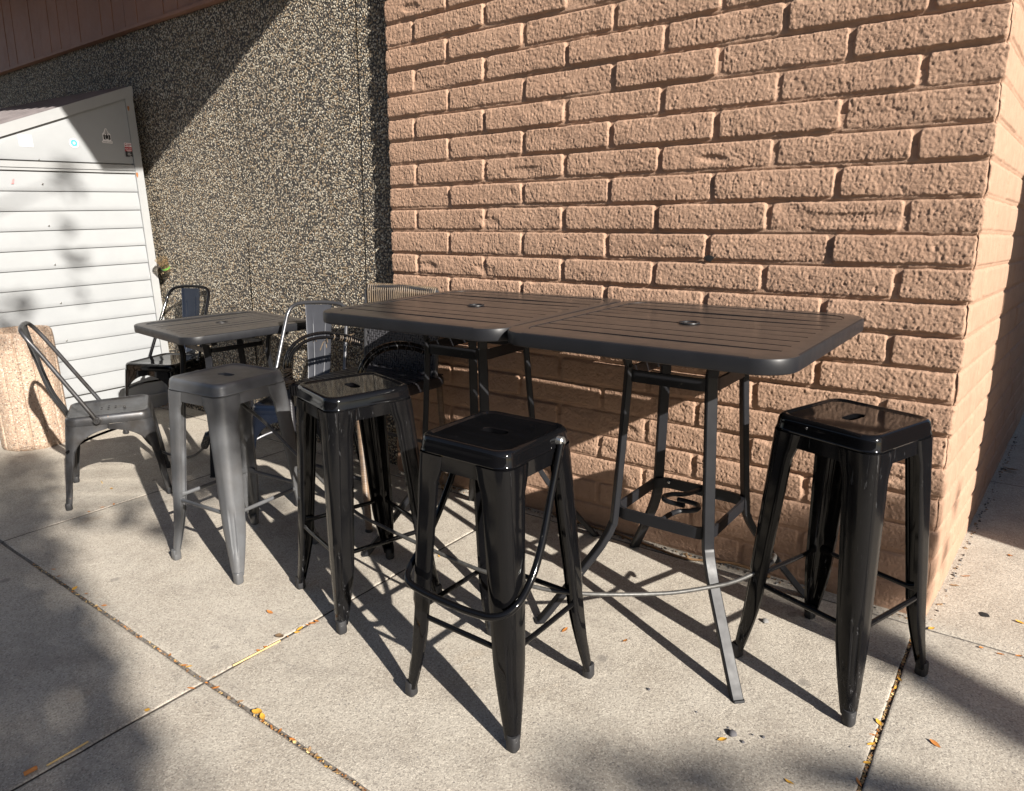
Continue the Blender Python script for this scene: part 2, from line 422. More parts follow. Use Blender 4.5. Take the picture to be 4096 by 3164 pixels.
# ------------------------------------------------------------------ brick wall (slump block, painted)
CH_, BL = .1057, .4228
XC = -.013                                        # corner line
def block_height(u, z, seed, phase, soft=1.0):
    """relief of a running-bond face; u measured from the corner, z up"""
    zz = z + .004 * vnoise(u * 1.6, z * 9.4, seed) + .0018 * vnoise(u * 25, z * 30, seed + 1)
    k = np.floor(zz / CH_).astype(np.int64); t = zz - k * CH_             # t: height in course
    uu = u + .003 * vnoise(u * 12, z * 40, seed + 2)
    off = np.where((k + phase) % 2 == 0, 0.0, .5)
    bq = uu / BL + off + .010 * (hash2(k, k * 0 + 5, seed) - .5)
    bi = np.floor(bq).astype(np.int64); s = (bq - bi) * BL
    jw = .0055 + .004 * hash2(bi, k, seed + 3)
    jh = .0050 + .0035 * hash2(k, bi // 3, seed + 4)
    dx = np.minimum(s, BL - s) - jw
    db = t - jh * 1.1; dt = (CH_ - t) - jh * .75
    dz = np.minimum(db, dt)
    chip = .010 * np.clip(vnoise(u * 16, z * 22, seed + 5) - .12, 0, 1) + .004 * vnoise(u * 60, z * 60, seed + 6)
    d = np.minimum(dx, dz) - np.clip(chip, -.004, .02)
    # rounded-rectangle corner
    cr = np.minimum(dx, .014) ; cz = np.minimum(dz, .014)
    dc = .014 - np.hypot(.014 - cr, .014 - cz); d = np.minimum(d, dc - np.clip(chip, 0, .02))
    face = sstep(-.0012, .0045, d)
    bulge = .0030 * (1 - ((t / CH_ - .45) * 2) ** 2) + .006 * (hash2(bi, k, seed + 7) - .5)
    tiltx = (s / BL - .5) * .006 * (hash2(bi, k, seed + 8) - .5) * 2
    rough = .0050 * vnoise(u * 8, z * 17, seed + 9) + .0014 * vnoise(u * 34, z * 42, seed + 10) + .0015 * vnoise(u * 105, z * 85, seed + 11) + .0030 * vnoise(u * 230, z * 190, seed + 15) + .0022 * vnoise(u * 310, z * 260, seed + 17)
    pit = -.006 * np.clip(vnoise(u * 52, z * 70, seed + 12) - .40, 0, 1) * 6
    gouge = -.007 * sstep(.22, .42, vnoise(u * 6 + z * 4, z * 19, seed + 13)) * sstep(.5, .9, hash2(bi, k, seed + 14))
    blk = bulge + tiltx + (rough + pit + gouge) * soft
    mort = -.0092 + .0045 * sstep(.004, .012, CH_ - t) * (t > CH_ / 2) * 0 + np.where(t < CH_ / 2, .0035, -.001) + .0014 * vnoise(u * 40, z * 70, seed + 16)
    return mort * (1 - face) + blk * face, d
brick = thing('brick_wall', 'tan painted slump block wall, its rough front behind the tables, its corner at the right', 'wall', (0, 0, 0), tilt=False)
du = .0032
uf = np.concatenate([np.arange(-2.515, -.003, du), [-.003]]); us = np.concatenate([[.003], np.arange(.008, .6, .005), np.arange(.6, 4.5, .012)])
zs = np.arange(-.1, 2.62, .0032)
UF, ZF = np.meshgrid(uf, zs, indexing='ij')
ZF2 = ZF - .0
hf, df = block_height(UF, ZF, 11, 1)
# left end of the wall: block ends round off
hf = hf - .012 * sstep(-2.503, -2.515, UF)
low = sstep(.42, .1, ZF)                                              # heavier paint low down softens the relief
hf = hf * (1 - .35 * low)
PF = np.stack([XC + UF + .0035 * vnoise(UF * 0, ZF * 30, 77) * sstep(-2.49, -2.515, UF), -hf, ZF], -1)
US, ZS = np.meshgrid(us, zs, indexing='ij')
hs, ds = block_height(US + .21, ZS, 31, 0, .35)
hs = hs * .55
sd = Vector((.052, 1, 0)).normalized()
PS = np.stack([XC + US * sd.x + hs * sd.y, US * sd.y - hs * sd.x, ZS], -1)
# the corner: joints bite into it, arris chipped
cz = zs
kk = np.floor((cz + .002) / CH_); tt = cz - kk * CH_
bite = .010 * (1 - sstep(.002, .014, np.minimum(tt, CH_ - tt))) + .004 * hash2(kk.astype(np.int64), kk.astype(np.int64) * 0, 5) + .003 * (vnoise(cz * 40, cz * 0, 6) + .5)
for col, w in ((-1, 1.0), (-2, .6), (-3, .3)):
    PF[col, :, 0] -= bite * w * .7; PF[col, :, 1] += bite * w * .5
for col, w in ((0, 1.0), (1, .5)):
    PS[col, :, 1] += bite * w * .6; PS[col, :, 0] -= bite * w * .6
# return at the left end, 0.16 deep
PR = np.stack([PF[0] + np.array([.0, d, 0]) for d in (.16, .10, .05, .015)], 0)
PA = np.concatenate([PR, PF, PS], 0)
sheet('block_face', PA, PA.shape[0], PA.shape[1], [M['brick']], brick)
mb = MB(); mb.box((-1.27, 2.25, 1.25), (2.44, 4.3, 2.9)); mb.build('wall_core', M['brick'], brick, smooth=0)
# broken mortar hole and a paint splash low on the wall
mb = MB()
hp = (-.848, -.002, 1.174)
mb.loft([[(hp[0] + r * 1.5 * math.cos(a) * (1 + .3 * math.sin(3 * a)), -.0062 - .0005 * k, hp[2] + r * math.sin(a)) for a in [i * math.pi / 6 for i in range(12)]] for k, r in enumerate((.012, .006))])
mb.build('mortar_hole', M['dark'], brick)
mb = MB()
for i in range(7):
    a = rnd.uniform(0, 6.28); rr_ = rnd.uniform(0, .02); s_ = rnd.uniform(.004, .012)
    c = (-.722 + rr_ * math.cos(a), -.0065 - .0004 * i, .155 + rr_ * math.sin(a) * 1.3)
    mb.loft([[(c[0] + s_ * q * math.cos(t), c[1] - .001 * (1 - q), c[2] + s_ * q * math.sin(t)) for t in [j * math.pi / 5 for j in range(10)]] for q in (1, .3)])
mb.build('paint_splash', M['paper'], brick)

# ------------------------------------------------------------------ pebble wall, boards above it
PW = .06
peb = thing('pebble_wall', 'grey exposed pebble aggregate wall between the white shed and the tan block wall', 'wall', (0, PW, 0), tilt=False)
edges = [-9.5, -6.3, -5.09, -3.86, -2.788, -2.30]; gaps = [0, .0016, .0016, .0018, .007, 0]
for i in range(5):
    mb = MB(); x0, x1 = edges[i] + gaps[i] / 2, edges[i + 1] - gaps[i + 1] / 2
    z1 = 2.572
    # a lightly uneven slab face
    nx, nz = max(3, int((x1 - x0) / .08)), 34
    L = []
    for a in range(nx + 1):
        x = x0 + (x1 - x0) * a / nx
        L.append([(x, -.0045 * math.sin(3.1 * x + 2 * i) * math.sin(2.3 * (c / nz) * 3 + x), -.25 + (z1 + .25) * c / nz) for c in range(nz + 1)])
    fs = []; vs = [p for l in L for p in l]; n = nz + 1
    for a in range(nx):
        for c in range(nz): fs.append((a * n + c, (a + 1) * n + c, (a + 1) * n + c + 1, a * n + c + 1))
    mb.add(vs, fs)
    mb.box(((x0 + x1) / 2, .075, (z1 - .25) / 2), (x1 - x0, .13, z1 + .25 - .002))
    mb.build('panel', M['pebble'], peb)
mb = MB(); mb.box((-5.9, .118, 1.2), (7.2, .03, 2.6)); mb.build('joint_backing', M['dark'], peb, smooth=0)

clad = thing('board_cladding', 'brown painted vertical board cladding above the pebble wall', 'cladding', (0, PW, 2.575), tilt=False)
mb = MB(); xb = -9.28
i = 0
while xb < -2.5:
    w = .1685
    d = [0, .003, -.002, .001, .004][i % 5] * .6
    mb.box((xb + w / 2, -.004 + d, .62), (w - (.006 if i % 4 else .011), .034, 1.19))
    xb += w; i += 1
mb.build('boards', M['wood'], clad, smooth=0)
mb = MB(); mb.box((-5.9, -.012, .010), (6.9, .055, .019)); mb.build('bottom_trim', M['wood'], clad, smooth=0)
mb = MB(); mb.box((-5.9, .028, .6), (6.8, .012, 1.2)); mb.build('backing', M['dark'], clad, smooth=0)
roof = tag(MB(), None) if False else None
mb = MB()
mb.loft([[(-9.6, .2, z), (-1.20, .2, z), (-1.20, -.60, z), (-1.40, -1.08, z), (-1.34, -1.44, z), (-9.6, -1.40, z)] for z in (3.60, 3.80)])
mb.build('roof_overhang', M['wood'], clad, smooth=0)
for o in kids(clad):
    if o.name.startswith('roof_overhang'):
        for v in o.data.vertices: v.co.y -= PW; v.co.z -= 2.575

# ------------------------------------------------------------------ white shed
SX = -4.97
F_ = (SX - .165) / (-5.18 - .165)
def sh(y, z): return ((y + 2.565) * F_ - 2.565, (z - 1.2523) * F_ + 1.2523)   # measured on a parallel plane -> shed front
shed = thing('white_shed', 'small white sided shed with a sloped top and stickers, standing against the pebble wall', 'shed', (SX, 0, 0), tilt=True)
# local frame: shed root tilted like the pavement: world (y,z) -> local
cT, sT = math.cos(TILT), math.sin(TILT)
def loc(y, z): return (y * cT + z * sT, -y * sT + z * cT)
def SP(y, z, x=0.0):
    a, b_ = loc(*sh(y, z)); return (x, a, b_)
yR = SP(.125, 1.2)[1]                                 # right edge (local)
ztr = SP(.105, 2.252)[2]
slope_r = (SP(.105, 2.252)[2] - SP(-.746, 1.89)[2]) / (SP(.105, 2.252)[1] - SP(-.746, 1.89)[1])
yL = -2.1
def rake(y): return ztr + (y - yR) * slope_r
zp = SP(.055, 1.728)[2]; zst = SP(.055, 1.681)[2]
TW = .052
mb = MB()                                             # body
mb.add([(-1.2, yR - .01, 0), (-1.2, yL, 0), (-1.2, yL, rake(yL) + .05), (-1.2, yR - .01, rake(yR) - .02), (-.02, yR - .01, 0), (-.02, yL, 0), (-.02, yL, rake(yL) - .06), (-.02, yR - .01, rake(yR) - .06)],
       [(0, 1, 2, 3), (4, 7, 6, 5), (0, 4, 5, 1), (1, 5, 6, 2), (2, 6, 7, 3), (3, 7, 4, 0)])
mb.build('body', M['white'], shed, smooth=0)
mb = MB()                                             # lap siding with dents
z0 = SP(0, .155)[2]; zt = SP(.05, 1.66)[2]
nb = 12; bh = (zt - z0) / nb
ny = 90
for k in range(nb):
    za, zb = z0 + k * bh, z0 + (k + 1) * bh
    prof = [(-.014, za + .0015), (.0060, za + .0015), (.0080, za + .005), (.0072, za + bh * .25), (.005, za + bh * .5), (.003, za + bh * .75), (.0005, zb - .003), (-.012, zb - .0015)]
    loops = []
    for a in range(ny + 1):
        y = yL + (yR - TW - yL) * a / ny
        dl = []
        for px, pz in prof:
            dent = .003 * float(vnoise(np.array([y * 7.0]), np.array([pz * 13.0]), 50 + k)[0]) if px > .004 else 0
            dl.append((px + dent, y, pz))
        loops.append(dl)
    mb.loft(loops, True, True, closed=False)
mb.build('siding', M['white'], shed, smooth=50, recalc=False)
mb = MB(); mb.box((-.006, (yL + yR) / 2, .04), (.014, yR - yL - .02, .085))
mb.box((.002, (yL + yR) / 2, .09), (.02, yR - yL - .03, .02)); mb.build('base_rail', M['white_trim'], shed, smooth=0)
mb = MB()
pan = []
for a in range(41):
    y = yL + (yR - TW - yL) * a / 40
    zt_ = rake(y) - .064
    pan.append([(.004 + .006 * math.sin(math.pi * q) ** .6, y, zp + (zt_ - zp) * q) for q in [0, .03, .1, .25, .5, .75, .9, 1]])
mb.loft(pan, False, False, closed=False); mb.build('upper_panel', M['white'], shed, smooth=50, recalc=False)
mb = MB(); mb.box((.004, (yL + yR - TW) / 2, (zp + zst) / 2 - .004), (.020, yR - TW - yL, zp - zst - .010))
mb.box((.010, (yL + yR - TW) / 2, zst - .010), (.010, yR - TW - yL, .013)); mb.build('middle_rail', M['white_trim'], shed, smooth=0)
mb = MB(); mb.box((.004, yR - TW / 2, (rake(yR) - .06) / 2 + .01), (.034, TW, rake(yR) - .08)); mb.build('corner_trim', M['white_trim'], shed, smooth=0)
mb = MB()
mb.loft([[(x, y, rake(y) + dz) for x, dz in ((-.02, -.066), (.026, -.066), (.026, 0), (-.02, 0))] for y in (yL, yR + .004)])
mb.build('rake_board', M['white_trim'], shed, smooth=0)
mb = MB()                                             # ribbed roof sheet, rising to the back
for k in range(10):
    x0 = -.03 - k * .12
    pr = [(0, 0), (-.03, .012), (-.05, .012), (-.08, 0), (-.12, 0)]
    for (a, za), (b_, zb) in zip(pr, pr[1:]):
        mb.add([(x0 + a, yL, rake(yL) - .004 + za - (x0 + a) * .18), (x0 + a, yR, rake(yR) - .004 + za - (x0 + a) * .03), (x0 + b_, yR, rake(yR) - .004 + zb - (x0 + b_) * .03), (x0 + b_, yL, rake(yL) - .004 + zb - (x0 + b_) * .18)], [(0, 1, 2, 3)])
mb.build('roof', M['roofgrey'], shed, smooth=0)
for y, z in ((-.56, 1.705), (-.557, 1.556), (-.552, 1.292), (-.547, 1.039), (-.542, .783), (-.537, .527)):
    p = SP(y, z); mb = MB(); mb.lathe([(.005, 0), (.005, .003), (.002, .005)], 10)
    o = mb.build('screw', M['chrome'], shed); o.location = (.014, p[1], p[2]); o.rotation_euler = (0, rad(90), 0)
def flat(name, polys, mats, x=.0125, parent=shed):
    """flat print on the shed front: polys = [(list of local (y,z), material index)]"""
    mb = MB()
    for i, (pp, mi_) in enumerate(polys):
        h = x + .0003 * mi_ + .00002 * i
        n_ = len(pp)
        mb.add([(h, a, c) for a, c in pp], [tuple(range(n_))], mi_)
    return mb.build(name, mats, parent, smooth=0, recalc=False)
def lpts(*pts): return [SP(*p)[1:] for p in pts]
def disc(cy, cz_, ry, rz, n=20, a0=0, a1=360): return [(cy + ry * math.cos(rad(a0 + (a1 - a0) * k / n)), cz_ + rz * math.sin(rad(a0 + (a1 - a0) * k / n))) for k in range(n)]
# faded square sticker with a washed-out print
q = lpts((-.658, 1.779), (-.580, 1.781), (-.584, 1.853), (-.662, 1.850))
cy, cz0 = sum(p[0] for p in q) / 4, sum(p[1] for p in q) / 4
polys = [(q, 0)]
for i in range(34):
    a, c = cy + rnd.gauss(0, .012), cz0 + .004 + rnd.gauss(0, .014); r_ = rnd.uniform(.0012, .0035)
    polys.append((disc(a, c, r_, r_ * rnd.uniform(.6, 2), 6), 1))
for i in range(9): polys.append((disc(cy - .03 + i * .0075, cz0 - .028, .0026, .0018, 6), 1))
flat('sticker', polys, [M['paper'], M['pink']])
# round cyan sticker like a spoked wheel
c = SP(-.334, 1.83); polys = [(disc(c[1], c[2], .0275, .029, 28), 0), (disc(c[1], c[2], .021, .0225, 24), 1)]
for k in range(9):
    a = k * 40; p = [(c[1] + r_ * math.cos(rad(a + d)), c[2] + r_ * 1.05 * math.sin(rad(a + d))) for r_, d in ((.0095, -9), (.0185, -13), (.0185, 13), (.0095, 9))]
    polys.append((p, 2))
polys.append((disc(c[1], c[2], .007, .0075, 12), 3))
flat('sticker', polys, [M['paper'], M['cyan'], M['teal'], M['paper']])
# tree-topped emblem with a line of script
c = SP(-.118, 1.90)[1:]
def em(*p): return [(c[0] + a * .001, c[1] + d * .001) for a, d in p]
polys = [(em((-33, -46), (30, -48), (32, -36), (24, -30), (25, 8), (12, 22), (3, 46), (-4, 46), (-16, 22), (-27, 10), (-27, -30), (-35, -36)), 0)]
polys += [(em((-8, -26), (0, -18), (8, -26), (10, 4), (5, 2), (2, 10), (-2, 10), (-5, 2), (-10, 4)), 1)]
for sx in (-1, 1):
    polys.append((em((sx * 11, -28), (sx * 22, -22), (sx * 22, 4), (sx * 11, 8)), 1))
    for k in range(4): polys.append((em((sx * 14, -22 + 7 * k), (sx * 19, -20 + 7 * k), (sx * 19, -16 + 7 * k), (sx * 14, -18 + 7 * k)), 0))
    for k in range(5): polys.append((em((0, 12 + 6 * k), (sx * (17 - 3 * k), 9 + 6 * k), (sx * (16 - 3 * k), 11 + 6 * k), (0, 15 + 6 * k)), 1))
polys.append((em((-1, 8), (1, 8), (1, 44), (-1, 44)), 1))
for k in range(16):
    if k == 8: continue
    h = rnd.choice((3, 4, 6)); polys.append((em((-29 + k * 3.6, -42), (-27 + k * 3.6, -42), (-26.6 + k * 3.6, -42 + h), (-28.6 + k * 3.6, -42 + h)), 1))
flat('sticker', polys, [M['paper'], M['ink']])
# white, red and black notice
q = [SP(-.006, 1.865), SP(.044, 1.868), SP(.044, 1.775), SP(-.007, 1.772)]
y0, y1, z1_, z0_ = q[0][1], q[1][1], q[0][2], q[3][2]
def nb_(a0, a1, c0, c1): return [(y0 + (y1 - y0) * a0, z0_ + (z1_ - z0_) * c0), (y0 + (y1 - y0) * a1, z0_ + (z1_ - z0_) * c0), (y0 + (y1 - y0) * a1, z0_ + (z1_ - z0_) * c1), (y0 + (y1 - y0) * a0, z0_ + (z1_ - z0_) * c1)]
polys = [(nb_(0, 1, .71, 1), 0), (nb_(0, 1, .40, .71), 1), (nb_(0, 1, 0, .40), 2), (nb_(.06, .30, .76, .96), 1), (disc(y0 + (y1 - y0) * .18, z0_ + (z1_ - z0_) * .87, .004, .004, 10), 3),
         (nb_(.38, .92, .90, .945), 1), (nb_(.38, .96, .83, .865), 1), (nb_(.38, .72, .76, .80), 1), (nb_(.12, .9, .475, .50), 3), (nb_(.2, .9, .43, .45), 3), (nb_(.3, .75, .35, .37), 3), (nb_(.3, .62, .24, .26), 3), (nb_(.25, .78, .18, .20), 3), (nb_(.3, .7, .12, .135), 3), (nb_(.5, .85, .035, .05), 3)]
flat('notice', polys, [M['paper'], M['redink'], M['ink'], M['paper']])
cu = bpy.data.curves.new('notice_text', 'FONT'); cu.body = 'open 24/7'; cu.size = .0125; cu.align_x = 'CENTER'; cu.align_y = 'CENTER'
tmp = bpy.data.objects.new('notice_text', cu); COL.objects.link(tmp)
dg = bpy.context.evaluated_depsgraph_get(); me = bpy.data.meshes.new_from_object(tmp.evaluated_get(dg)); bpy.data.objects.remove(tmp)
me.materials.clear(); me.materials.append(M['paper'])
o = bpy.data.objects.new('notice_text', me); COL.objects.link(o); o.parent = shed
o.matrix_local = Matrix(((0, 0, 1, .0140), (1, 0, 0, (y0 + y1) / 2), (0, 1, 0, z0_ + (z1_ - z0_) * .59), (0, 0, 0, 1)))
flat('tape', [(lpts((-.735, 1.546), (-.721, 1.547), (-.714, 1.578), (-.723, 1.575)), 0)], [M['redtape']], .014)
for (y, z, r_) in ((.045, 2.10, .012), (.058, 1.655, .013)):
    p = SP(y, z); mb = MB(); mb.add([(.0222, p[1] + r_ * math.cos(t) * .6, p[2] + r_ * math.sin(t) * (1.3 + .4 * math.sin(3 * t))) for t in [k * .6283 for k in range(10)]], [tuple(range(10))]); mb.build('rust_stain', M['rust'], shed, smooth=0, recalc=False)

# plastic cup wedged between shed and wall
cup = thing('plastic_cup', 'clear plastic cup with a green stripe wedged between shed and pebble wall', 'cup', (-4.80, .0, 1.04), tilt=False)
mb = MB(); mb.lathe([(.024, -.062), (.034, .0), (.041, .038), (.043, .04), (.0415, .0405), (.033, 0), (.023, -.060)], 20); mb.build('cup_body', M['plastic'], cup)
mb = MB(); mb.lathe([(.0287, -.040), (.0308, -.026)], 20, cap0=False, cap1=False); mb.build('green_stripe', M['greenprint'], cup)
cup.rotation_quaternion = Quaternion((0, 1, 0), rad(12)) @ Quaternion((1, 0, 0), rad(28))

# ------------------------------------------------------------------ planter
pl = thing('concrete_planter', 'round pinkish pebble concrete planter with fluted sides in front of the white shed', 'planter', (-4.775, -.925, gz(0, -.925)))
mb = MB(); nfl = 14; n_ = nfl * 10
def plr(k, z):
    t = (k % 10) / 10; g = -.010 * math.exp(-((min(t, 1 - t)) / .07) ** 2)
    return .186 + g
loops = []
for z, dr in ((0, -.012), (.012, -.002), (.03, 0), (.30, 0), (.60, 0), (.655, 0), (.70, -.004), (.715, -.014)):
    loops.append([((plr(k, z) + dr + .0025 * math.sin(k * .7 + z * 11)) * math.cos(2 * math.pi * k / n_), (plr(k, z) + dr) * math.sin(2 * math.pi * k / n_), z) for k in range(n_)])
for z, R_ in ((.712, .155), (.60, .15), (.59, .02)):
    loops.append([(R_ * math.cos(2 * math.pi * k / n_), R_ * math.sin(2 * math.pi * k / n_), z) for k in range(n_)])
mb.loft(loops); mb.build('planter_body', M['planter'], pl)

# ------------------------------------------------------------------ pressed-steel legs shared by stools and chairs
def leg_mesh(mb, H, top, foot, wx, wy, r0=.030, r1=.014, emboss=(.62, .88), sx=1, sy=1, n=26, lip=.010, kick=.004, zbot=.028):
    """a folded sheet leg round one corner: outer corner runs from top=(x,y) to foot=(x,y); wx(s), wy(s) are the face widths at s (0 top, 1 bottom)"""
    th = .0026; loops = []
    for i in range(n + 1):
        s = i / n; s = s ** .9 if i else 0
        s = s if i < n else 1
        z = H + (zbot - H) * s
        kx = top[0] + (foot[0] - top[0]) * s + kick * max(0, s - .75) ** 2 * 16
        ky = top[1] + (foot[1] - top[1]) * s + kick * max(0, s - .75) ** 2 * 16
        r = r0 + (r1 - r0) * s * (1.0 if not emboss or s < emboss[0] else 1.0); a, b_ = wx(s), wy(s); L = min(lip, a * .5, b_ * .5)
        e = 0
        if emboss and emboss[0] < s < emboss[1]:
            t = (s - emboss[0]) / (emboss[1] - emboss[0]); e = min(1, t / .12) * min(1, (1 - t) / .10); e = e * e * (3 - 2 * e)
        P = [(kx - a, ky - L), (kx - a, ky - .002), (kx - a + .003, ky)]
        P += [(kx - r - (a - r) * .5, ky)]
        for k in range(15):
            t = k / 14; an = math.pi / 2 * (1 - t)
            px, py = kx - r + r * math.cos(an), ky - r + r * math.sin(an)
            g = e * .0060 * max(0, min(1, (.40 - abs(t - .5)) / .16)) if e else 0
            P.append((px - g * .707, py - g * .707))
        P += [(kx, ky - r - (b_ - r) * .5), (kx, ky - b_ + .003), (kx - .002, ky - b_), (kx - L, ky - b_)]
        inner = []
        m_ = len(P)
        for k in range(m_):
            p, q_ = Vector(P[max(k - 1, 0)]), Vector(P[min(k + 1, m_ - 1)])
            d = (q_ - p).normalized(); nx, ny_ = d.y, -d.x
            inner.append((P[k][0] - nx * th, P[k][1] - ny_ * th))
        loops.append([(sx * x, sy * y, z) for x, y in P + inner[::-1]])
    mb.loft(loops)
def foot_cap(mb, c, r, sx, sy, h=.034):
    x, y = c
    mb.loft([[(sx * (x - r + px), sy * (y - r + py), z) for px, py, _ in rr(r * k, r * k, r * .6 * k, 0, 3)] for z, k in ((0, .88), (.006, 1.02), (h - .004, 1.0), (h, .9))])
def stadium(a, r, n):
    """2-D stadium, long half-axis a along x, end radius r, sampled by angle to match rr()"""
    out = []
    for i in range(n):
        t = 2 * math.pi * i / n + 1e-4
        d = Vector((math.cos(t), math.sin(t))); lo, hi = 0, a + r
        for _ in range(24):
            mid = (lo + hi) / 2; p = d * mid
            q_ = Vector((max(-a, min(a, p.x)), 0))
            if (p - q_).length < r: lo = mid
            else: hi = mid
        out.append((d.x * lo, d.y * lo))
    return out
def seat_pan(mb, h0, band, H, hole=True, tx=1.0):
    n = 6; cnt = 4 * (n + 1)
    L = [rs(h0 + .0005, h0 + .0005, .042, H - band, n), rs(h0 + .0018, h0 + .0018, .042, H - band + .003, n), rs(h0, h0, .042, H - band + .007, n), rs(h0 - .0015, h0 - .0015, .042, H - .018, n),
         rs(h0 - .004, h0 - .004, .042, H - .007, n), rs(h0 - .009, h0 - .009, .040, H - .0015, n), rs(h0 - .015, h0 - .015, .036, H, n), rs(h0 - .020, h0 - .020, .032, H - .0012, n), rs(h0 - .024, h0 - .024, .03, H - .0045, n), rs(h0 - .027, h0 - .027, .028, H - .0052, n), rs(h0 - .0285, h0 - .0285, .027, H - .0052, n)]
    if hole:
        ang = [math.atan2(p[1], p[0]) for p in L[-1]]
        def st(a, r, z):
            out = []
            for t in ang:
                d = Vector((math.cos(t), math.sin(t))); lo, hi = 0, a + r + .01
                for _ in range(24):
                    mid = (lo + hi) / 2; p = d * mid; qv = Vector((max(-a, min(a, p.x)), 0))
                    if (p - qv).length < r: lo = mid
                    else: hi = mid
                out.append((d.x * lo, d.y * lo, z))
            return out
        L += [st(.0265, .0195, H - .0052), st(.0250, .0180, H - .0052), st(.0238, .0168, H - .0062), st(.0232, .0160, H - .018)]
        mb.loft(L, False, False)
    else: mb.loft(L, False, True)
    mb.loft([rs(h0 - .004, h0 - .004, .04, H - band + .002, n), rs(h0 - .006, h0 - .006, .04, H - .012, n)], False, False)
    mb.loft([rs(.10, .10, .02, H - .034, n), rs(.10, .10, .02, H - .036, n)])

def make_stool(mats, H=.793, h0=.153, foot=.196, hole_along='x', label='', band=.044, hoop=False):
    r = thing('bar_stool', label, 'bar stool', group='metal bar stools')
    mt = mats
    mb = MB(); seat_pan(mb, h0, band, H)
    if hole_along == 'y': mb.v = [(-y, x, z) for x, y, z in mb.v]
    mb.build('seat', mt['seat'], r, 40)
    ht = H - band - .001
    # skirt between seat and legs
    mb = MB(); sk = .040
    L = [rr(h0 - .0022, h0 - .0022, .040, ht + .002, 6), rr(h0 - .0012, h0 - .0012, .040, ht - sk, 6), rr(h0 - .0038, h0 - .0038, .040, ht - sk, 6), rr(h0 - .0045, h0 - .0045, .040, ht + .002, 6)]
    mb.loft(L + [L[0]], False, False); mb.build('skirt', mt['body'], r, 40)
    wid = lambda s: (.080 - .030 * s) - .022 * max(0, (s - .72) / .28) ** 1.3 + .014 * max(0, min(1, 1 - (s * H - sk) / .014)) ** 2
    for sx, sy in ((1, -1), (1, 1), (-1, 1), (-1, -1)):
        mb = MB(); leg_mesh(mb, ht - .002, (h0 - .0002, h0 - .0002), (foot - .004, foot - .004), wid, wid, sx=sx, sy=sy, r0=.036)
        lg = mb.build('leg', mt['body'], r, 40)
        mb = MB(); foot_cap(mb, (foot + .0055, foot + .0055), .0155, sx, sy, .045); mb.build('foot_cap', mt['foot'], lg, 40)
    def cor(z): return h0 + (foot - h0) * (1 - z / ht)
    zst = .268; c = cor(zst)
    for k in range(4):
        q_ = Matrix.Rotation(k * math.pi / 2, 3, 'Z'); y = -(c - .007)
        e = c - .030
        pts = [(-e - .014, y, zst), (-e + .012, y, zst), (-e + .035, y + .003, zst), (e - .035, y + .003, zst), (e - .012, y, zst), (e + .014, y, zst)]
        mb = MB()
        prof = lambda a, b_: [(a * math.cos(t), b_ * math.sin(t)) for t in [i * math.pi / 5 for i in range(10)]]
        P = [q_ @ Vector(p) for p in pts]; pr = [(.013, .0028), (.013, .0028), (.0078, .0075), (.0078, .0075), (.013, .0028), (.013, .0028)]
        t_ = (P[-1] - P[0]).normalized(); up = Vector((0, 0, 1)); b3 = t_.cross(up)
        mb.loft([[p + up * (a * math.cos(t)) + b3 * (b_ * math.sin(t)) for t in [i * math.pi / 6 for i in range(12)]] for p, (a, b_) in zip(P, pr)])
        mb.build('stretcher', mt['body'], r, 60)
    zb = ht - sk - .014; cb = cor(zb) - .012
    for s in (1, -1):
        mb = MB(); mb.tube([(-cb + .012, (-cb + .012) * s, zb + (.009 if s < 0 else 0)), (cb, cb * s, zb + (.009 if s < 0 else 0))], .0045, 8); mb.build('brace', mt['body'], r)
    if hoop:
        xh = h0 + .011
        half = [(xh, .075, .768), (xh + .006, .02, .645), (xh + .018, -.045, .520), (xh + .024, -.105, .445), (xh + .020, -.165, .402), (xh - .010, -.203, .384), (xh - .075, -.214, .378), (0, -.216, .377)]
        pts = half + [(-x, y, z) for x, y, z in half[-2::-1]]
        mb = MB(); mb.tube(smooth_path(pts, 8), .0098, 12)
        hp_ = mb.build('backrest_hoop', mt['hoop'], r)
        for s in (1, -1):
            mb = MB(); mb.loft([[(s * (xh + x), .075 + rr_ * math.cos(t), .768 + rr_ * math.sin(t)) for t in [i * math.pi / 6 for i in range(12)]] for x, rr_ in ((-.012, .013), (.004, .013), (.007, .009), (.007, .006), (.011, .005))])
            mb.build('bolt', M['chrome'] if s > 0 else mt['hoop'], hp_)
    return r

BK = dict(seat=M['black'], body=M['black'], foot=M['rubber'], hoop=M['black'])
BS = dict(seat=M['black'], body=M['black_scuffed'], foot=M['rubber'], hoop=M['black'])
GR = dict(seat=M['steel'], body=M['steel'], foot=M['steel'], hoop=M['steel'])
st_r = make_stool(BS, hole_along='y')
place(st_r, -.217, -.440, -.344, 'black metal bar stool at the right by the wall corner, chipped on its front corner')
st_f = make_stool(BK, hoop=True, h0=.152)
place(st_f, -.967, -1.092, -.010, 'glossy black metal bar stool with a round tube hoop folded down round its legs')
st_b = copy_tree(st_r)
for o in kids(st_b):
    if o.name.startswith('seat'): o.rotation_euler = (0, 0, math.pi / 2); break
place(st_b, -1.695, -.957, -.284, 'black metal bar stool between the grey stool and the hooped black stool')
st_g = make_stool(GR, H=.762, h0=.161, foot=.204, band=.046)
place(st_g, -2.361, -1.024, .091, 'grey bare metal bar stool with a brownish worn seat')

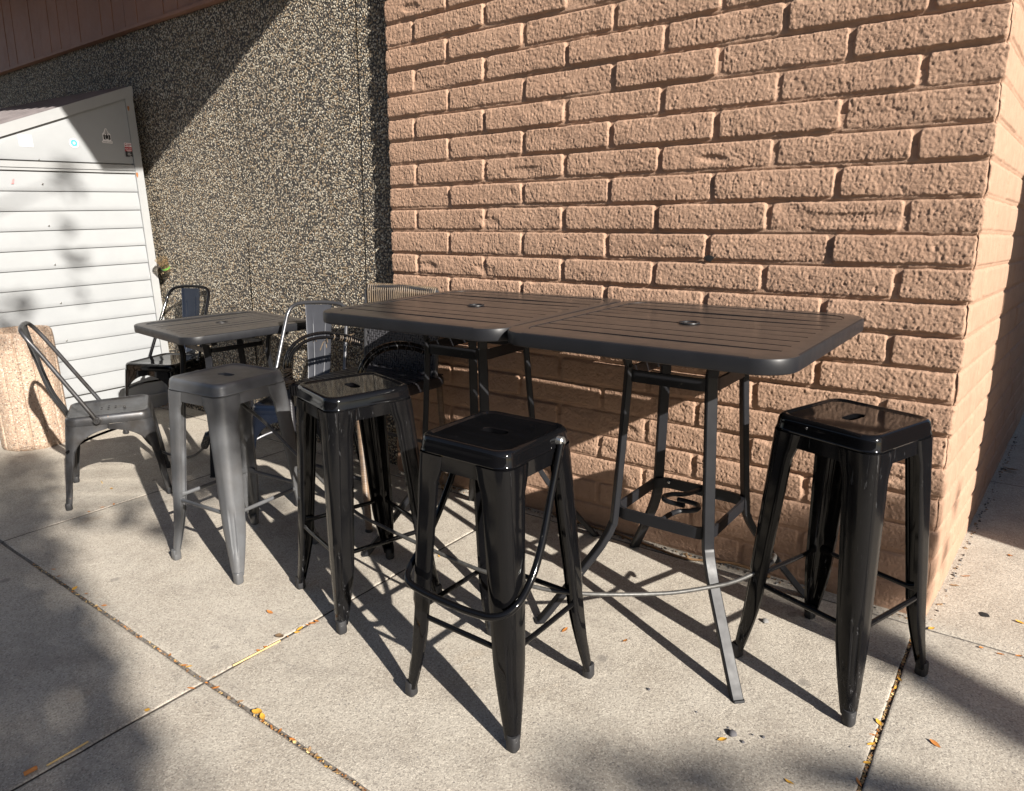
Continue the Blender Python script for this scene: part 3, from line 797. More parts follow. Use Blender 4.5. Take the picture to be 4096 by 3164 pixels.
# ------------------------------------------------------------------ tables
def make_table(mats, a, b_, H, kind, label, group, slat_axis='x'):
    r = thing('bar_table' if kind == 'bar' else 'patio_table', label, 'table', group=group)
    th = .043; rc = .092; n = 8; rim = .052
    top = thing('x', None, None) if False else None
    mb = MB()
    mb.loft([rr(a - .006, b_ - .006, rc, H - th, n), rr(a - .001, b_ - .001, rc, H - th + .003, n), rr(a, b_, rc, H - th + .008, n), rr(a, b_, rc, H - .007, n), rr(a - .002, b_ - .002, rc, H - .002, n), rr(a - .007, b_ - .007, rc - .004, H, n), rr(a - rim, b_ - rim, rc - .02, H, n), rr(a - rim - .001, b_ - rim - .001, rc - .021, H - .006, n),
             rr(a - rim - .001, b_ - rim - .001, rc - .021, H - .02, n), rr(a - rim + .002, b_ - .04, rc - .02, H - th + .004, n), rr(a - .006, b_ - .006, rc, H - th, n)], False, False)
    fr = mb.build('table_frame', [mats['top'], mats['edge']], r, 40)
    for pl_ in fr.data.polygons: pl_.material_index = 0 if pl_.normal.z > .93 and pl_.center.z > H - .004 else 1
    # slats, clipped by the rounded inside of the frame
    ns = 10; ia, ib = a - rim - .002, b_ - rim - .002; ir = rc - .022
    W_ = ib if slat_axis == 'x' else ia; L_ = ia if slat_axis == 'x' else ib
    sw = 2 * W_ / ns; gap = .0088; hole_r = .023
    def ext(v):
        d = abs(v) - (W_ - ir)
        return L_ - (ir - math.sqrt(max(ir * ir - d * d, 0)) if d > 0 else 0)
    sags = []
    for k in range(ns):
        v0, v1 = -W_ + k * sw + (gap / 2 if k else 0), -W_ + (k + 1) * sw - (gap / 2 if k < ns - 1 else 0)
        sag = rnd.uniform(-.0032, .0012); shf = rnd.uniform(-.5, .5); mb = MB()
        vs_ = [v0 + (v1 - v0) * t for t in (0, .25, .5, .75, 1)]
        top_ = []; nseg = 24
        for v in vs_:
            e = ext(v)
            row = []
            for i in range(nseg + 1):
                u = -e + 2 * e * i / nseg
                row.append((u, v, H - .0015 + sag * max(0, math.cos((u / e + shf) * 1.3)) * (1 - (u / e) ** 4) - .0008 * (abs(v - (v0 + v1) / 2) / sw * 2) ** 4))
            top_.append(row)
        loops = []
        for i in range(nseg + 1):
            lp = [r_[i] for r_ in top_]; lp += [(p[0], p[1], H - .0090) for p in lp[::-1]]
            loops.append(lp)
        mb.loft(loops)
        if slat_axis == 'y': mb.v = [(-y, x, z) for x, y, z in mb.v]
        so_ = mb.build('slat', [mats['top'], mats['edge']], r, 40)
        for pl_ in so_.data.polygons: pl_.material_index = 0 if pl_.normal.z > .7 else 1  # dark frame paint on the slat sides stands in for shade between slats
    mb = MB(); mb.lathe([(.0335, H - .0016), (.0325, H + .0014), (.027, H + .0018), (.0245, H + .0008), (.0235, H - .004), (.0245, H - .012)], 28, cap0=False, cap1=True)
    hr = mb.build('umbrella_hole_ring', mats['ring'], r)
    mb = MB(); mb.lathe([(.0233, H - .0035), (.001, H - .0035)], 24); mb.build('hole', M['dark'], hr, smooth=0)
    lw, lt = .0172, .0105                                    # half width across, half thickness along the diagonal
    D = math.sqrt(.5)
    for sx, sy in ((1, -1), (1, 1), (-1, 1), (-1, -1)):
        d = Vector((sx * D, sy * D, 0))
        if kind == 'bar': prof = [(.345, .006), (.335, .012), (.212, .232), (.186, .285), (.168, .335), (.160, .40), (.137, .83), (.138, .885), (.150, .925), (.172, H - .042)]
        else: prof = [(.262, .006), (.255, .012), (.205, .30), (.172, .56), (.172, .64), (.182, .70), (.205, H - .042)]
        pts = smooth_path([(d.x / D * q_ , d.y / D * q_, z) for q_, z in prof], 6)
        side = Vector((-d.y, d.x, 0)); loops = []
        for i, p in enumerate(pts):
            t = (pts[min(i + 1, len(pts) - 1)] - pts[max(i - 1, 0)]).normalized(); nn = side.cross(t).normalized()
            cs = [(lw - .003, lt), (lw, lt - .003), (lw, -lt + .003), (lw - .003, -lt), (-lw + .003, -lt), (-lw, -lt + .003), (-lw, lt - .003), (-lw + .003, lt)]
            loops.append([p + side * u + nn * w for u, w in cs])
        mb = MB(); mb.loft(loops); mb.build('leg', mats['edge'], r, 40)
    def ring(h, z, hh, rc_, name, th_=.0045):
        mb = MB(); L = [rr(h, h, rc_, z - hh, 8), rr(h, h, rc_, z + hh, 8), rr(h - th_ * 2, h - th_ * 2, rc_ - th_, z + hh, 8), rr(h - th_ * 2, h - th_ * 2, rc_ - th_, z - hh, 8)]
        mb.loft(L + [L[0]], False, False); return mb.build(name, mats['edge'], r, 40)
    if kind == 'bar':
        ring(.150, .850, .019, .05, 'upper_ring'); lo = ring(.170, .388, .019, .055, 'lower_ring')
        mb = MB()                                          # the curled umbrella holder across the lower ring
        z = .392
        pts = [(-.01, -.163, z), (-.01, -.075, z)]
        loop_ = [(-.010, -.163, z), (-.010, -.06, z), (.030, -.03, z), (.052, .0, z), (.030, .03, z), (-.010, .036, z), (-.048, .03, z), (-.062, 0, z), (-.045, -.028, z)]
        hk = [(0, -.163, z), (.004, -.10, z), (.016, -.055, z), (.046, -.030, z), (.060, 0, z), (.044, .030, z), (.005, .037, z), (-.028, .036, z)]
        mb.tube(smooth_path(hk, 6), .0085, 8)
        mb.tube(smooth_path([(-x, -y, q_ + .016 * min(1, max(0, (.163 - abs(y)) / .12))) for x, y, q_ in hk], 6), .0085, 8)
        mb.build('umbrella_holder', mats['edge'], lo)
        mb = MB(); mb.lathe([(.006, 0), (.006, .003), (.003, .006)], 10); bo = mb.build('bolt', M['chrome'], lo); bo.location = (-.118, .158, .395); bo.rotation_euler = (rad(90), 0, 0)
        for s in (-1, 1):
            mb = MB(); mb.box((0, s * .172, H - .055), (2 * a - .10, .032, .018)); mb.build('support_bar', mats['edge'], r, smooth=0)
    else:
        ring(.168, .66, .012, .05, 'upper_ring')
        for s in (-1, 1):
            mb = MB(); mb.box((0, s * .20, H - .055), (2 * a - .10, .03, .018)); mb.build('support_bar', mats['edge'], r, smooth=0)
    return r
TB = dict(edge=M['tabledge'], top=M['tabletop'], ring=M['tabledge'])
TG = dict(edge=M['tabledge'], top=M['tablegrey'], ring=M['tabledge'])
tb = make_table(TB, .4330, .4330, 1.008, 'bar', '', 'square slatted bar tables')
place(tb, -.7205, -.412, -.006, 'brown-black square slatted bar table at the right, nearest the wall corner')
ta = copy_tree(tb)
place(ta, -1.5870, -.416, .010, 'brown-black square slatted bar table on the left, its right edge against the other bar table')
tc = make_table(TG, .382, .360, .780, 'low', '', None, 'y')
place(tc, -3.508, -.337, -.119, 'low grey slatted patio table with rounded corners in the back corner')

# ------------------------------------------------------------------ café chairs
def make_chair(mats, H, label):
    r = thing('metal_chair', label, 'chair', group='metal cafe chairs')
    h0 = .186; n = 6
    mb = MB()
    def rt(h, z, rc_, c=0): # slightly wider at the front
        return [(x * (1 + .05 * (y / h)), y + .005, z) for x, y, _ in rr(h, h, rc_, 0, n)]
    L = [rt(h0, H - .045, .05), rt(h0 + .001, H - .03, .05), rt(h0 - .001, H - .013, .05), rt(h0 - .006, H - .003, .048), rt(h0 - .013, H, .044), rt(h0 - .020, H - .0015, .038), rt(h0 - .026, H - .006, .034), rt(h0 - .05, H - .0075, .03), rt(.02, H - .010, .01)]
    mb.loft(L, False, True); mb.loft([rt(h0 - .004, H - .045, .05), rt(h0 - .006, H - .012, .05)], False, False)
    st = mb.build('seat', mats['seat'], r, 40)
    if mats.get('holes'):
        for i, (x, y) in enumerate([(0, 0), (.036, 0), (-.036, 0), (.018, .031), (-.018, .031), (.018, -.031), (-.018, -.031)]):
            mb = MB(); mb.lathe([(.0048, 0), (.0046, .0009)], 10, (x, y, H - .0092)); mb.build('drain_hole', M['dark'], st)
    ht = H - .044
    # skirt
    def open_w(s_drop, c, full, Ra):
        # half width of the opening at a drop below the arch top
        if s_drop <= 0: return 0
        k = min(1, s_drop / Ra); return full * math.sqrt(1 - (1 - k) ** 2)
    for sx, sy in ((1, 1), (-1, 1), (1, -1), (-1, -1)):
        top = (h0 * (1.05 if sy > 0 else .95), h0 + .005 * sy)
        ft = (.218, .228) if sy > 0 else (.212, .225)
        zbot = .028
        def wf(s, which, top=top, ft=ft):
            drop = s * (ht - zbot) - .028
            c = (top[which] + (ft[which] - top[which]) * s)
            full = (top[which] - .048) + .075 * s
            return max(.024, c - open_w(drop, c, full * (1.0), .11) - .0006)
        mb = MB(); leg_mesh(mb, ht, top, ft, lambda s: wf(s, 0), lambda s: wf(s, 1), sx=sx, sy=sy, r0=.046, emboss=(.42, .88), n=40, kick=.003)
        lg = mb.build('leg', mats['body'], r, 40)
        mb = MB(); foot_cap(mb, (ft[0] + .008, ft[1] + .008), .0145, sx, sy); mb.build('foot_cap', M['rubber'], lg, 40)
    zb = .31; 
    for s in (1, -1):
        mb = MB(); c = .19; z_ = zb + (.012 if s > 0 else 0)
        mb.tube(smooth_path([(-c, -c * s, z_ - .03), (-c * .5, -c * .5 * s, z_), (c * .5, c * .5 * s, z_), (c, c * s, z_ - .03)], 5), .0065, 8); mb.build('brace', mats['brace'], r)
    # bent-tube back
    pts = [(.194, -.045, H - .022), (.192, -.065, H + .02), (.180, -.145, H + .17), (.168, -.225, H + .32), (.160, -.262, H + .385), (.135, -.283, H + .42), (.085, -.290, H + .433), (0, -.292, H + .437)]
    pts += [(-x, y, z) for x, y, z in pts[-2::-1]]
    mb = MB(); mb.tube(smooth_path(pts, 6), .0100, 12); hoop = mb.build('back_hoop', mats['tube'], r)
    for s in (1, -1):
        mb = MB(); mb.loft([[(s * (.194 + x), -.045 + rr_ * math.cos(t), H - .022 + rr_ * math.sin(t)) for t in [i * math.pi / 6 for i in range(12)]] for x, rr_ in ((-.01, .017), (.008, .017), (.011, .013), (.011, .007), (.015, .005))]); mb.build('bolt', mats['tube'], hoop)
    # back plate
    prof = [(-.180, H - .025), (-.188, H + .005), (-.205, H + .04), (-.226, H + .09), (-.246, H + .17), (-.262, H + .26), (-.277, H + .34), (-.289, H + .425)]
    pp = smooth_path([(0, y, z) for y, z in prof], 4); loops = []
    for i, p in enumerate(pp):
        t = i / (len(pp) - 1); w = .052 + .022 * t
        tv = (pp[min(i + 1, len(pp) - 1)] - pp[max(i - 1, 0)]).normalized(); nv = Vector((0, tv.z, -tv.y))
        e = 1 if .10 < t < .86 else 0; row = []
        for u in (-1, -.985, -.94, -.60, -.54, -.50, -.46, -.40, 0, .40, .46, .50, .54, .60, .94, .985, 1):
            k = .0022 if (e and .49 < abs(u) < .51) else 0
            uu = u * (w if abs(u) > .9 else w * (.72 + .28 * t))
            row.append(p + Vector((uu, 0, 0)) + nv * (k + (.003 if abs(u) > .99 else (.001 if abs(u) > .98 else 0))))
        back = [q_ - nv * .0022 for q_ in row[::-1]]
        loops.append(row + back)
    mb = MB(); mb.loft(loops); mb.build('back_plate', mats['plate'], r, 50)
    return r
ch1 = make_chair(dict(seat=M['bronze'], body=M['bronze'], tube=M['bronze'], plate=M['bronze'], brace=M['black'], holes=True), .440, '')
place(ch1, -3.542, -.985, rad(-26.5), 'aged gunmetal metal chair seen from the side beside the pink pebble planter')
ch2 = make_chair(dict(seat=M['black'], body=M['black'], tube=M['black'], plate=M['navy'], brace=M['black']), .462, '')
place(ch2, -4.365, -.235, rad(-159), 'glossy black metal chair with a blue-grey back plate in front of the white shed')
ch3 = make_chair(dict(seat=M['blue_seat'], body=M['blue_seat'], tube=M['tube'], plate=M['steel_blue'], brace=M['steel_blue']), .470, '')
place(ch3, -2.76, -.39, rad(-151), 'blue-grey metal chair between the low grey table and the wicker chair')

# ------------------------------------------------------------------ wicker armchair (counter height)
wc = thing('wicker_armchair', 'tall dark wicker armchair with frayed arms in the corner behind the bar tables', 'chair')
place(wc, -2.33, -.335, 0.0, wc['label'])
def ringed(mb, pts, r, pitch=.0075, n=10, amp=.0016):
    P = [Vector(p) for p in pts]; L = sum((P[i + 1] - P[i]).length for i in range(len(P) - 1)); m_ = max(4, int(L / pitch * 3)); out = []; rs = []
    seg = []; acc = 0
    for i in range(len(P) - 1): seg.append((acc, acc + (P[i + 1] - P[i]).length)); acc = seg[-1][1]
    for k in range(m_ + 1):
        d = L * k / m_
        for i, (a, b_) in enumerate(seg):
            if d <= b_ + 1e-6: break
        t = (d - a) / max(b_ - a, 1e-6); out.append(P[i] * (1 - t) + P[i + 1] * t); rs.append(r + amp * (1 if k % 3 == 1 else (.3 if k % 3 == 2 else -.6)))
    mb.tube(out, rs, n)
for x, y, xt, yt, mk in ((.25, -.27, .235, -.265, 'wicker_leg'), (-.25, -.27, -.235, -.265, 'wicker'), (.23, .27, .235, .235, 'wicker_leg'), (-.23, .27, -.235, .235, 'wicker_leg')):
    mb = MB(); ringed(mb, [(x, y, .012), (xt, yt, .575)], .0145)
    lg = mb.build('leg', M[mk], wc, 60)
    mb = MB(); mb.lathe([(.017, 0), (.018, .004), (.016, .014)], 12, (x, y, 0)); mb.build('foot_cap', M['rubber'], lg)
mb = MB()
for y0_, y1_, x0_, x1_, z_ in ((-.255, -.255, -.235, .235, .23), (.235, .235, -.23, .23, .25)): mb.tube([(x0_, y0_, z_), (x1_, y1_, z_)], .009, 8)
mb.build('footrest', M['tube'], wc)
mb = MB()
mb.loft([rr(.250, .262, .04, .552, 5), rr(.258, .27, .04, .566, 5), rr(.258, .27, .04, .592, 5), rr(.250, .262, .04, .602, 5), rr(.20, .21, .04, .604, 5)])
st = mb.build('seat', M['wicker'], wc, 40)
mb = MB()
for k in range(34):
    y = -.25 + k * .0152; mb.box((0, y, .6045 + .0012 * (k % 2)), (.49, .0105, .005), Matrix.Rotation(rad(rnd.uniform(-.6, .6)), 3, 'Z'))
for k in range(26):
    x = -.245 + k * .0196; mb.box((x, -.269, .577), (.012, .010, .046))
mb.build('seat_weave', M['wicker'], st, smooth=0)
# back: tilted frame, herringbone panel below, open cords above
def bk(x, z, o=0): return Vector((x, .205 + (z - .60) * .115 + .018 * (1 - (x / .25) ** 2) - o, z))
mb = MB(); fr_pts = [bk(-.242, .60), bk(-.246, .80), bk(-.247, .975), bk(-.232, 1.0), bk(0, 1.008), bk(.232, 1.0), bk(.247, .975), bk(.246, .80), bk(.242, .60)]
mb.tube(fillet(fr_pts, .03), .0105, 10); back = mb.build('back_frame', M['tube'], wc)
mb = MB(); mb2 = MB()
mb.add([bk(-.24, .61, -.006), bk(0, .61, -.006), bk(.24, .61, -.006), bk(.24, .86, -.006), bk(0, .86, -.006), bk(-.24, .86, -.006)], [(0, 1, 4, 5), (1, 2, 3, 4)])
p_ = .0135
for i in range(-1, 38):
    for j in range(0, 20):
        x, z = -.24 + i * p_ , .612 + j * p_
        ph = (i + j) % 4
        if z > .872 or abs(x) > .238: continue
        c0 = bk(x, z, .004 + .0012 * rnd.random())
        if ph in (0, 1):
            if ph == 0: mb.box(c0 + Vector((p_ / 2, 0, 0)), (p_ * 1.95, .0065, p_ * .62), Matrix.Rotation(rad(rnd.uniform(-6, 6) + 9), 3, 'Y'))
        else:
            if ph == 2: mb.box(c0 + Vector((0, 0, p_ / 2)), (p_ * .62, .0065, p_ * 1.95), Matrix.Rotation(rad(rnd.uniform(-6, 6) + 9), 3, 'Y'))
mb.build('herringbone_panel', M['wicker_panel'], wc, smooth=0)
for k in range(33):
    x = -.226 + k * .01415
    dz = rnd.uniform(-.004, .004)
    mb2.tube([bk(x, .868, .001), bk(x, .90, .006), bk(x + rnd.uniform(-.001, .001), .985, .013), bk(x, 1.012 + dz * .2, .009), bk(x, 1.018, -.003), bk(x, 1.0, -.014), bk(x + .002, .90, -.010), bk(x, .868, -.003)], .0036, 6)
mb2.build('open_cords', M['wicker_brown'], back, 60)
for s in (-1, 1):
    mb = MB(); xa = s * .25
    for o in (0, .022):
        pts = [(xa, -.262 + o, .58), (xa - s * .002, -.268 + o * .9, .68), (xa, -.235 + o * .8, .755 - o * .6), (xa, -.155 + o * .5, .800 - o * .9), (xa, -.04, .806 - o), (xa - s * .004, .08, .778 - o), (xa - s * .012, .185, .735 - o)]
        mb.tube(smooth_path(pts, 7), .0082, 8)
    arm = mb.build('arm', M['black_scuffed'], wc)
    mb = MB()
    base = [(-.262, .60), (-.264, .63), (-.266, .66), (-.262, .69)]
    if s < 0:
        for k in range(11):
            z = .588 + k * .0085; y = -.256 + rnd.uniform(-.003, .003); R_ = .022 + rnd.uniform(-.003, .006) if k < 5 else .016
            mb.tube([(xa + R_ * math.cos(t), y + R_ * 1.15 * math.sin(t), z + .006 * math.sin(t + k)) for t in [i * math.pi / 6 for i in range(12)]], .0042, 6, closed=True)
        for k in range(16):
            t0 = k / 16; c = Vector((xa, -.02 + .20 * t0, .790 - .06 * t0 ** 1.5)); R_ = .013 + rnd.uniform(0, .004)
            if k in (0, 1, 2, 4, 5, 8): continue
            mb.tube([c + Vector((R_ * math.cos(t), .004 * math.sin(t * 2), R_ * math.sin(t) - .008)) for t in [i * math.pi / 5 for i in range(10)]], .0026, 5, closed=True)
        for k in range(9):
            c = Vector((xa + rnd.uniform(-.02, .02), rnd.uniform(-.08, .17), .77)); q_ = Vector((rnd.uniform(-.05, .03), rnd.uniform(-.05, .05), rnd.uniform(-.05, .015)))
            mb.tube([c, c + q_ * .5 + Vector((0, 0, .012)), c + q_], .0022, 5)
        mb.build('frayed_wrapping', M['wicker_brown'], arm, 60)
    else:
        for k in range(7):
            c = Vector((xa, -.20 + k * .052, [.77, .795, .800, .794, .783, .768, .75][k] - .004)); R_ = .0145
            mb.tube([c + Vector((R_ * math.cos(t) * .6, .0, R_ * math.sin(t))) for t in [i * math.pi / 5 for i in range(10)]], .0018, 5, closed=True)
        mb.build('arm_binding', M['wicker'], arm, 60)

# ------------------------------------------------------------------ cables, lock, cord
def wpath(pts): return smooth_path(pts, 10)
def braided(name, pts, r, label, cat, mat_):
    P = wpath(pts); out = []; L = 0
    mb = MB(); rs = []
    mb2_ = []
    for i in range(len(P) - 1):
        m_ = max(1, int((P[i + 1] - P[i]).length / .0035))
        for k in range(m_): out.append(P[i].lerp(P[i + 1], k / m_))
    out.append(P[-1])
    rs = [r * (1 + .07 * (i % 2)) for i in range(len(out))]
    mb.tube(out, rs, 8); o = mb.build(name, mat_, None, 60); return tag(o, label, cat)
cab = [(-2.40, -1.000, 0.668), (-2.372, -1.000, 0.594), (-2.234, -0.980, 0.520), (-2.08, -0.95, 0.408), (-1.805, -.935, .258), (-1.60, -.95, .236), (-1.25, -1.0, .243), (-1.05, -1.015, .250), (-.85, -.95, .232), (-.64, -.77, .219), (-.52, -.66, .233), (-.457, -.605, .252), (-.405, -.548, .282), (-.385, -.505, .300), (-.40, -.455, .295), (-.436, -.46, .262)]
braided('steel_cable', cab, .0062, 'long braided steel cable sagging between the four bar stools', 'cable', M['cable'])
c2_ = [(-3.47, -.96, .40), (-3.50, -0.91, 0.31), (-3.438, -0.890, 0.222), (-3.352, -0.880, 0.179), (-3.219, -0.870, 0.168), (-3.111, -0.860, 0.175), (-3.036, -0.850, 0.200), (-2.992, -0.840, 0.231), (-2.962, -0.840, 0.258)]
braided('steel_cable', c2_, .0058, 'short steel cable looping from the gunmetal chair to the combination lock', 'cable', M['cable'])
lk = thing('combination_lock', 'black combination lock with number wheels hanging on the short steel cable', 'lock', (-2.958, -.84, .258), tilt=False)
lk.rotation_quaternion = Vector((0, 0, 1)).rotation_difference(Vector((.062, .0, .088)).normalized())
mb = MB(); mb.lathe([(.006, -.010), (.016, -.006), (.0185, .004), (.0185, .016), (.0165, .017), (.0165, .066), (.0185, .067), (.0185, .082), (.012, .088), (.007, .10)], 20); mb.build('lock_body', M['lock'], lk)
for k in range(4):
    mb = MB(); mb.lathe([(.0172, .0195 + .0118 * k), (.0188, .0205 + .0118 * k), (.0188, .0285 + .0118 * k), (.0172, .0295 + .0118 * k)], 20)
    w = mb.build('number_wheel', M['lock'], lk)
    mb = MB()
    for j in range(10):
        a = j * .6283 + k
        for dx, dz in ((0, 0), (.0016, .002), (-.0016, -.002)):
            mb.box((.0189 * math.cos(a) - dx * math.sin(a), .0189 * math.sin(a) + dx * math.cos(a), .0245 + .0118 * k + dz), (.0012, .0012, .003), Matrix.Rotation(a, 3, 'Z'))
    mb.build('numerals', M['chrome'], w, smooth=0)
mb = MB(); mb.tube(smooth_path([(0, 0, .095), (.004, 0, .135), (.02, 0, .165), (.06, .01, .17)], 6), .0055, 8); mb.build('shackle_end', M['chrome'], lk)
cord = [(-1.50, -.018, .012), (-1.275, -.020, .006), (-1.182, -.018, .005), (-1.013, -.042, .004), (-.938, -.050, .003), (-.843, -.058, .003), (-.762, -.030, .005), (-.681, -.018, .016), (-.62, -.018, .018), (-.52, -.02, .006)]
mb = MB(); mb.tube(wpath(cord), .0048, 8); tag(mb.build('cord', M['hose'], smooth=60), 'thin brown cord lying along the foot of the block wall', 'cord')
rg = thing('plastic_ring', 'small clear plastic ring hanging behind the hooped stool by the wall', 'ring', (-2.10, -.085, .062), tilt=False)
mb = MB(); mb.tube([(.030 * math.cos(t), .004 * math.sin(3 * t), .036 * math.sin(t)) for t in [i * math.pi / 12 for i in range(24)]], .0045, 8, closed=True); mb.build('ring_loop', M['plastic'], rg)
mb = MB(); mb.lathe([(.020, -.045), (.022, -.030), (.012, -.024)], 14); mb.build('ring_tab', M['plastic'], rg)

# ------------------------------------------------------------------ leaves and grit
def leaf_obj(kind, seed):
    r_ = random.Random(seed); mb = MB(); n = 6; L = []
    w = r_.uniform(.32, .5); cu = r_.uniform(.15, .55)
    for i in range(n + 1):
        t = i / n; h = w * math.sin(math.pi * min(1, t * .92 + .05)) ** .8
        L.append([(t - .5, -h / 2, cu * (t - .5) ** 2 + abs(h) * .22), (t - .5, 0, cu * (t - .5) ** 2 + .02), (t - .5, h / 2, cu * (t - .5) ** 2 + abs(h) * .30 * r_.uniform(.5, 1.3))])
    mb.loft(L, False, False, closed=False)
    o = mb.build('leaf', M[kind], smooth=60, recalc=False); COL.objects.unlink(o); return o
PROTO = {k: [leaf_obj(k, 10 * j + i) for i in range(4)] for j, k in enumerate(('leaf_y', 'leaf_o', 'leaf_b'))}
def leaf(x, y, size, kind, label, group, lift=.002):
    o = rnd.choice(PROTO[kind]).copy(); o.name = 'leaf'; COL.objects.link(o)
    o.location = (x, y, gz(x, y) + lift); o.scale = (size, size, size)
    o.rotation_euler = (rnd.uniform(-.25, .25), rnd.uniform(-.25, .25), rnd.uniform(0, 6.28))
    return tag(o, label, 'leaf', group)
L6 = [(-2.865,-1.571),(-2.785,-1.578),(-2.551,-1.580),(-2.408,-1.581),(-1.920,-1.593),(-1.830,-1.594),(-1.813,-1.592),(-1.703,-1.571),(-1.650,-1.597),(-1.536,-1.591),(-1.372,-1.595),(-1.338,-1.592),(-1.285,-1.597),(-1.216,-1.594),(-1.185,-1.594),(-1.172,-1.596),(-1.134,-1.604),(-1.097,-1.602),(-1.064,-1.602),(-2.629,-1.589)]
for x, y in L6:
    leaf(x, y + rnd.uniform(-.004, .004), rnd.uniform(.013, .026), rnd.choice(('leaf_y', 'leaf_o', 'leaf_o', 'leaf_b')), 'small yellow or orange leaf caught in the widest pavement joint at lower left', 'leaves caught in the wide joint', -.001)
for x, y, s_, k in ((-1.448, -1.590, .038, 'leaf_y'), (-1.420, -1.594, .030, 'leaf_y')):
    leaf(x, y, s_, k, 'largest bright yellow leaf in the wide pavement joint' if s_ > .035 else 'yellow leaf touching the largest bright yellow leaf in the joint', 'leaves caught in the wide joint', .004)
for x, y in [(-1.696,-1.312),(-1.691,-1.278),(-1.692,-1.214),(-1.691,-1.197),(-1.704,-1.389),(-1.706,-1.413),(-1.707,-1.643),(-1.717,-1.767), (-1.699,-1.23), (-1.70,-1.26), (-1.667,-.665), (-1.668,-.604)]:
    leaf(x + .003, y, rnd.uniform(.014, .026), rnd.choice(('leaf_o', 'leaf_y', 'leaf_o')), 'orange leaf along the thin pavement joint leading back to the black stool', 'leaves along the thin joint')
leaf(-1.713, -1.330, .050, 'leaf_b', 'largest pale brown curled leaf beside the dry stalk in the thin joint', None, .004)
leaf(-1.870, -1.257, .030, 'leaf_o', 'single orange leaf on open paving left of the black stool', None)
for x, y in [(-3.339,-1.119),(-3.348,-1.168), (-3.345, -1.23)]: leaf(x, y, .022, 'leaf_o', 'orange leaf in the joint beside the gunmetal chair', 'leaves by the gunmetal chair')
leaf(-3.56, -1.03, .03, 'leaf_y', 'yellow sliver of leaf in the sun under the gunmetal chair', None)
for i in range(16):
    leaf(-4.86 + rnd.uniform(-.06, .10), .0 + rnd.uniform(-.07, .03), rnd.uniform(.03, .055), rnd.choice(('leaf_b', 'leaf_b', 'leaf_o')), 'dry brown leaf in the drift at the foot of the white shed', 'drift of leaves by the shed', .004 + rnd.uniform(0, .03))
for x, y, k, lb in ((-.172, -.978, 'leaf_y', 'bright yellow leaf lying nearest the bottom edge, right of the black hooped stool'), (-.355, -.935, 'leaf_y', 'tiny yellow leaf next to the grey crumbs on the paving'), (.069, .409, 'leaf_o', 'orange leaf on the sunlit paving right of the wall corner'), (.194, .695, 'leaf_o', 'red-brown leaf on the sunlit paving near the shadow edge at far right'), (.043, .308, 'leaf_b', 'brown leaf close to the foot of the side wall'), (.243, .159, 'leaf_y', 'yellow leaf at the right picture edge'), (.013, -.050, 'leaf_y', 'yellow leaf at the foot of the wall corner'), (.094, -.630, 'leaf_o', 'faint orange leaf on the paving at lower right'), (-.772, -.690, 'leaf_o', 'orange-brown leaf between the hooped stool and the table leg'), (-.964, -.751, 'leaf_o', 'orange leaf in the shade behind the hooped stool')):
    leaf(x, y, .03 if k != 'leaf_y' else .026, k, lb, None)
leaf(.137, 1.787, .09, 'leaf_b', 'large curled brown leaf in the shade beside the side wall', None, .01)
for x, y in [(.153, -.077), (.204, -.082), (.25, -.06), (.30, -.06)]: leaf(x, y, .02, 'leaf_o', 'orange leaf scrap in the joint running right from the wall corner', 'scraps right of the corner')
for x, y in [(-.035,-.443),(-.036,-.575),(-.045,-.725),(-.048,-.686),(-.045,-.627),(-.031,-.393), (-.04, -.80), (-.043, -.88), (-.04,-.66), (-.038, -.52), (-.04, -.94)]:
    leaf(x + .006, y, rnd.uniform(.014, .026), rnd.choice(('leaf_y', 'leaf_o', 'leaf_b')), 'yellow or orange leaf in the crumb-filled joint at lower right', 'leaves in the right-hand joint', .001)
mb = MB()                                       # crumbs of leaf filling the joints
for i in range(1300):
    q_ = i % 3
    if q_: x, y = -.032 + rnd.gauss(0, .0026), -.14 - 1.5 * rnd.random()
    else: x, y = -3 + 2.6 * rnd.random(), -1.597 + rnd.gauss(0, .003)
    s_ = rnd.uniform(.002, .0065); a = rnd.uniform(0, 6.28); t = rnd.uniform(-.5, .5)
    z = gz(x, y) - .004 + rnd.uniform(0, .003); u = Vector((math.cos(a), math.sin(a), t)) * s_; w = Vector((-math.sin(a), math.cos(a), -t)) * s_ * .6
    c = Vector((x, y, z)); mb.add([c - u, c - w + Vector((0, 0, .001)), c + u, c + w], [(0, 1, 2, 3)], rnd.choice((0, 0, 0, 1, 2, 3, 3)))
tag(mb.build('leaf_crumbs', [M['leaf_b'], M['leaf_o'], M['joint'], M['straw']], smooth=0, recalc=False), kind='stuff')
for (a, b_), lb in ((((-1.702, -1.508), (-1.694, -1.341)), 'straight pale stalk lying in the thin pavement joint'), (((-1.719, -2.025), (-1.723, -1.923)), 'pale stalk in the shaded joint at the lower left corner'), (((-1.730, -2.072), (-1.728, -2.044)), 'short thick orange stick in the joint at the lower left corner'), (((-3.72, -1.01), (-3.685, -1.02)), 'yellow bit of stick on the paving under the gunmetal chair'), (((-4.80, -1.055), (-4.755, -1.06)), 'short orange stick at the foot of the pebble planter')):
    t = .0028 if 'short' not in lb else .006
    mb = MB(); mb.tube([(a[0], a[1], gz(*a) + t), ((a[0] + b_[0]) / 2 + .002, (a[1] + b_[1]) / 2, gz(*a) + t * 1.3 + SLOPE * (b_[1] - a[1]) / 2), (b_[0], b_[1], gz(*b_) + t)], t, 6)
    tag(mb.build('stalk', M['straw'] if 'orange' not in lb else M['leaf_o'], smooth=60), lb, 'stalk')
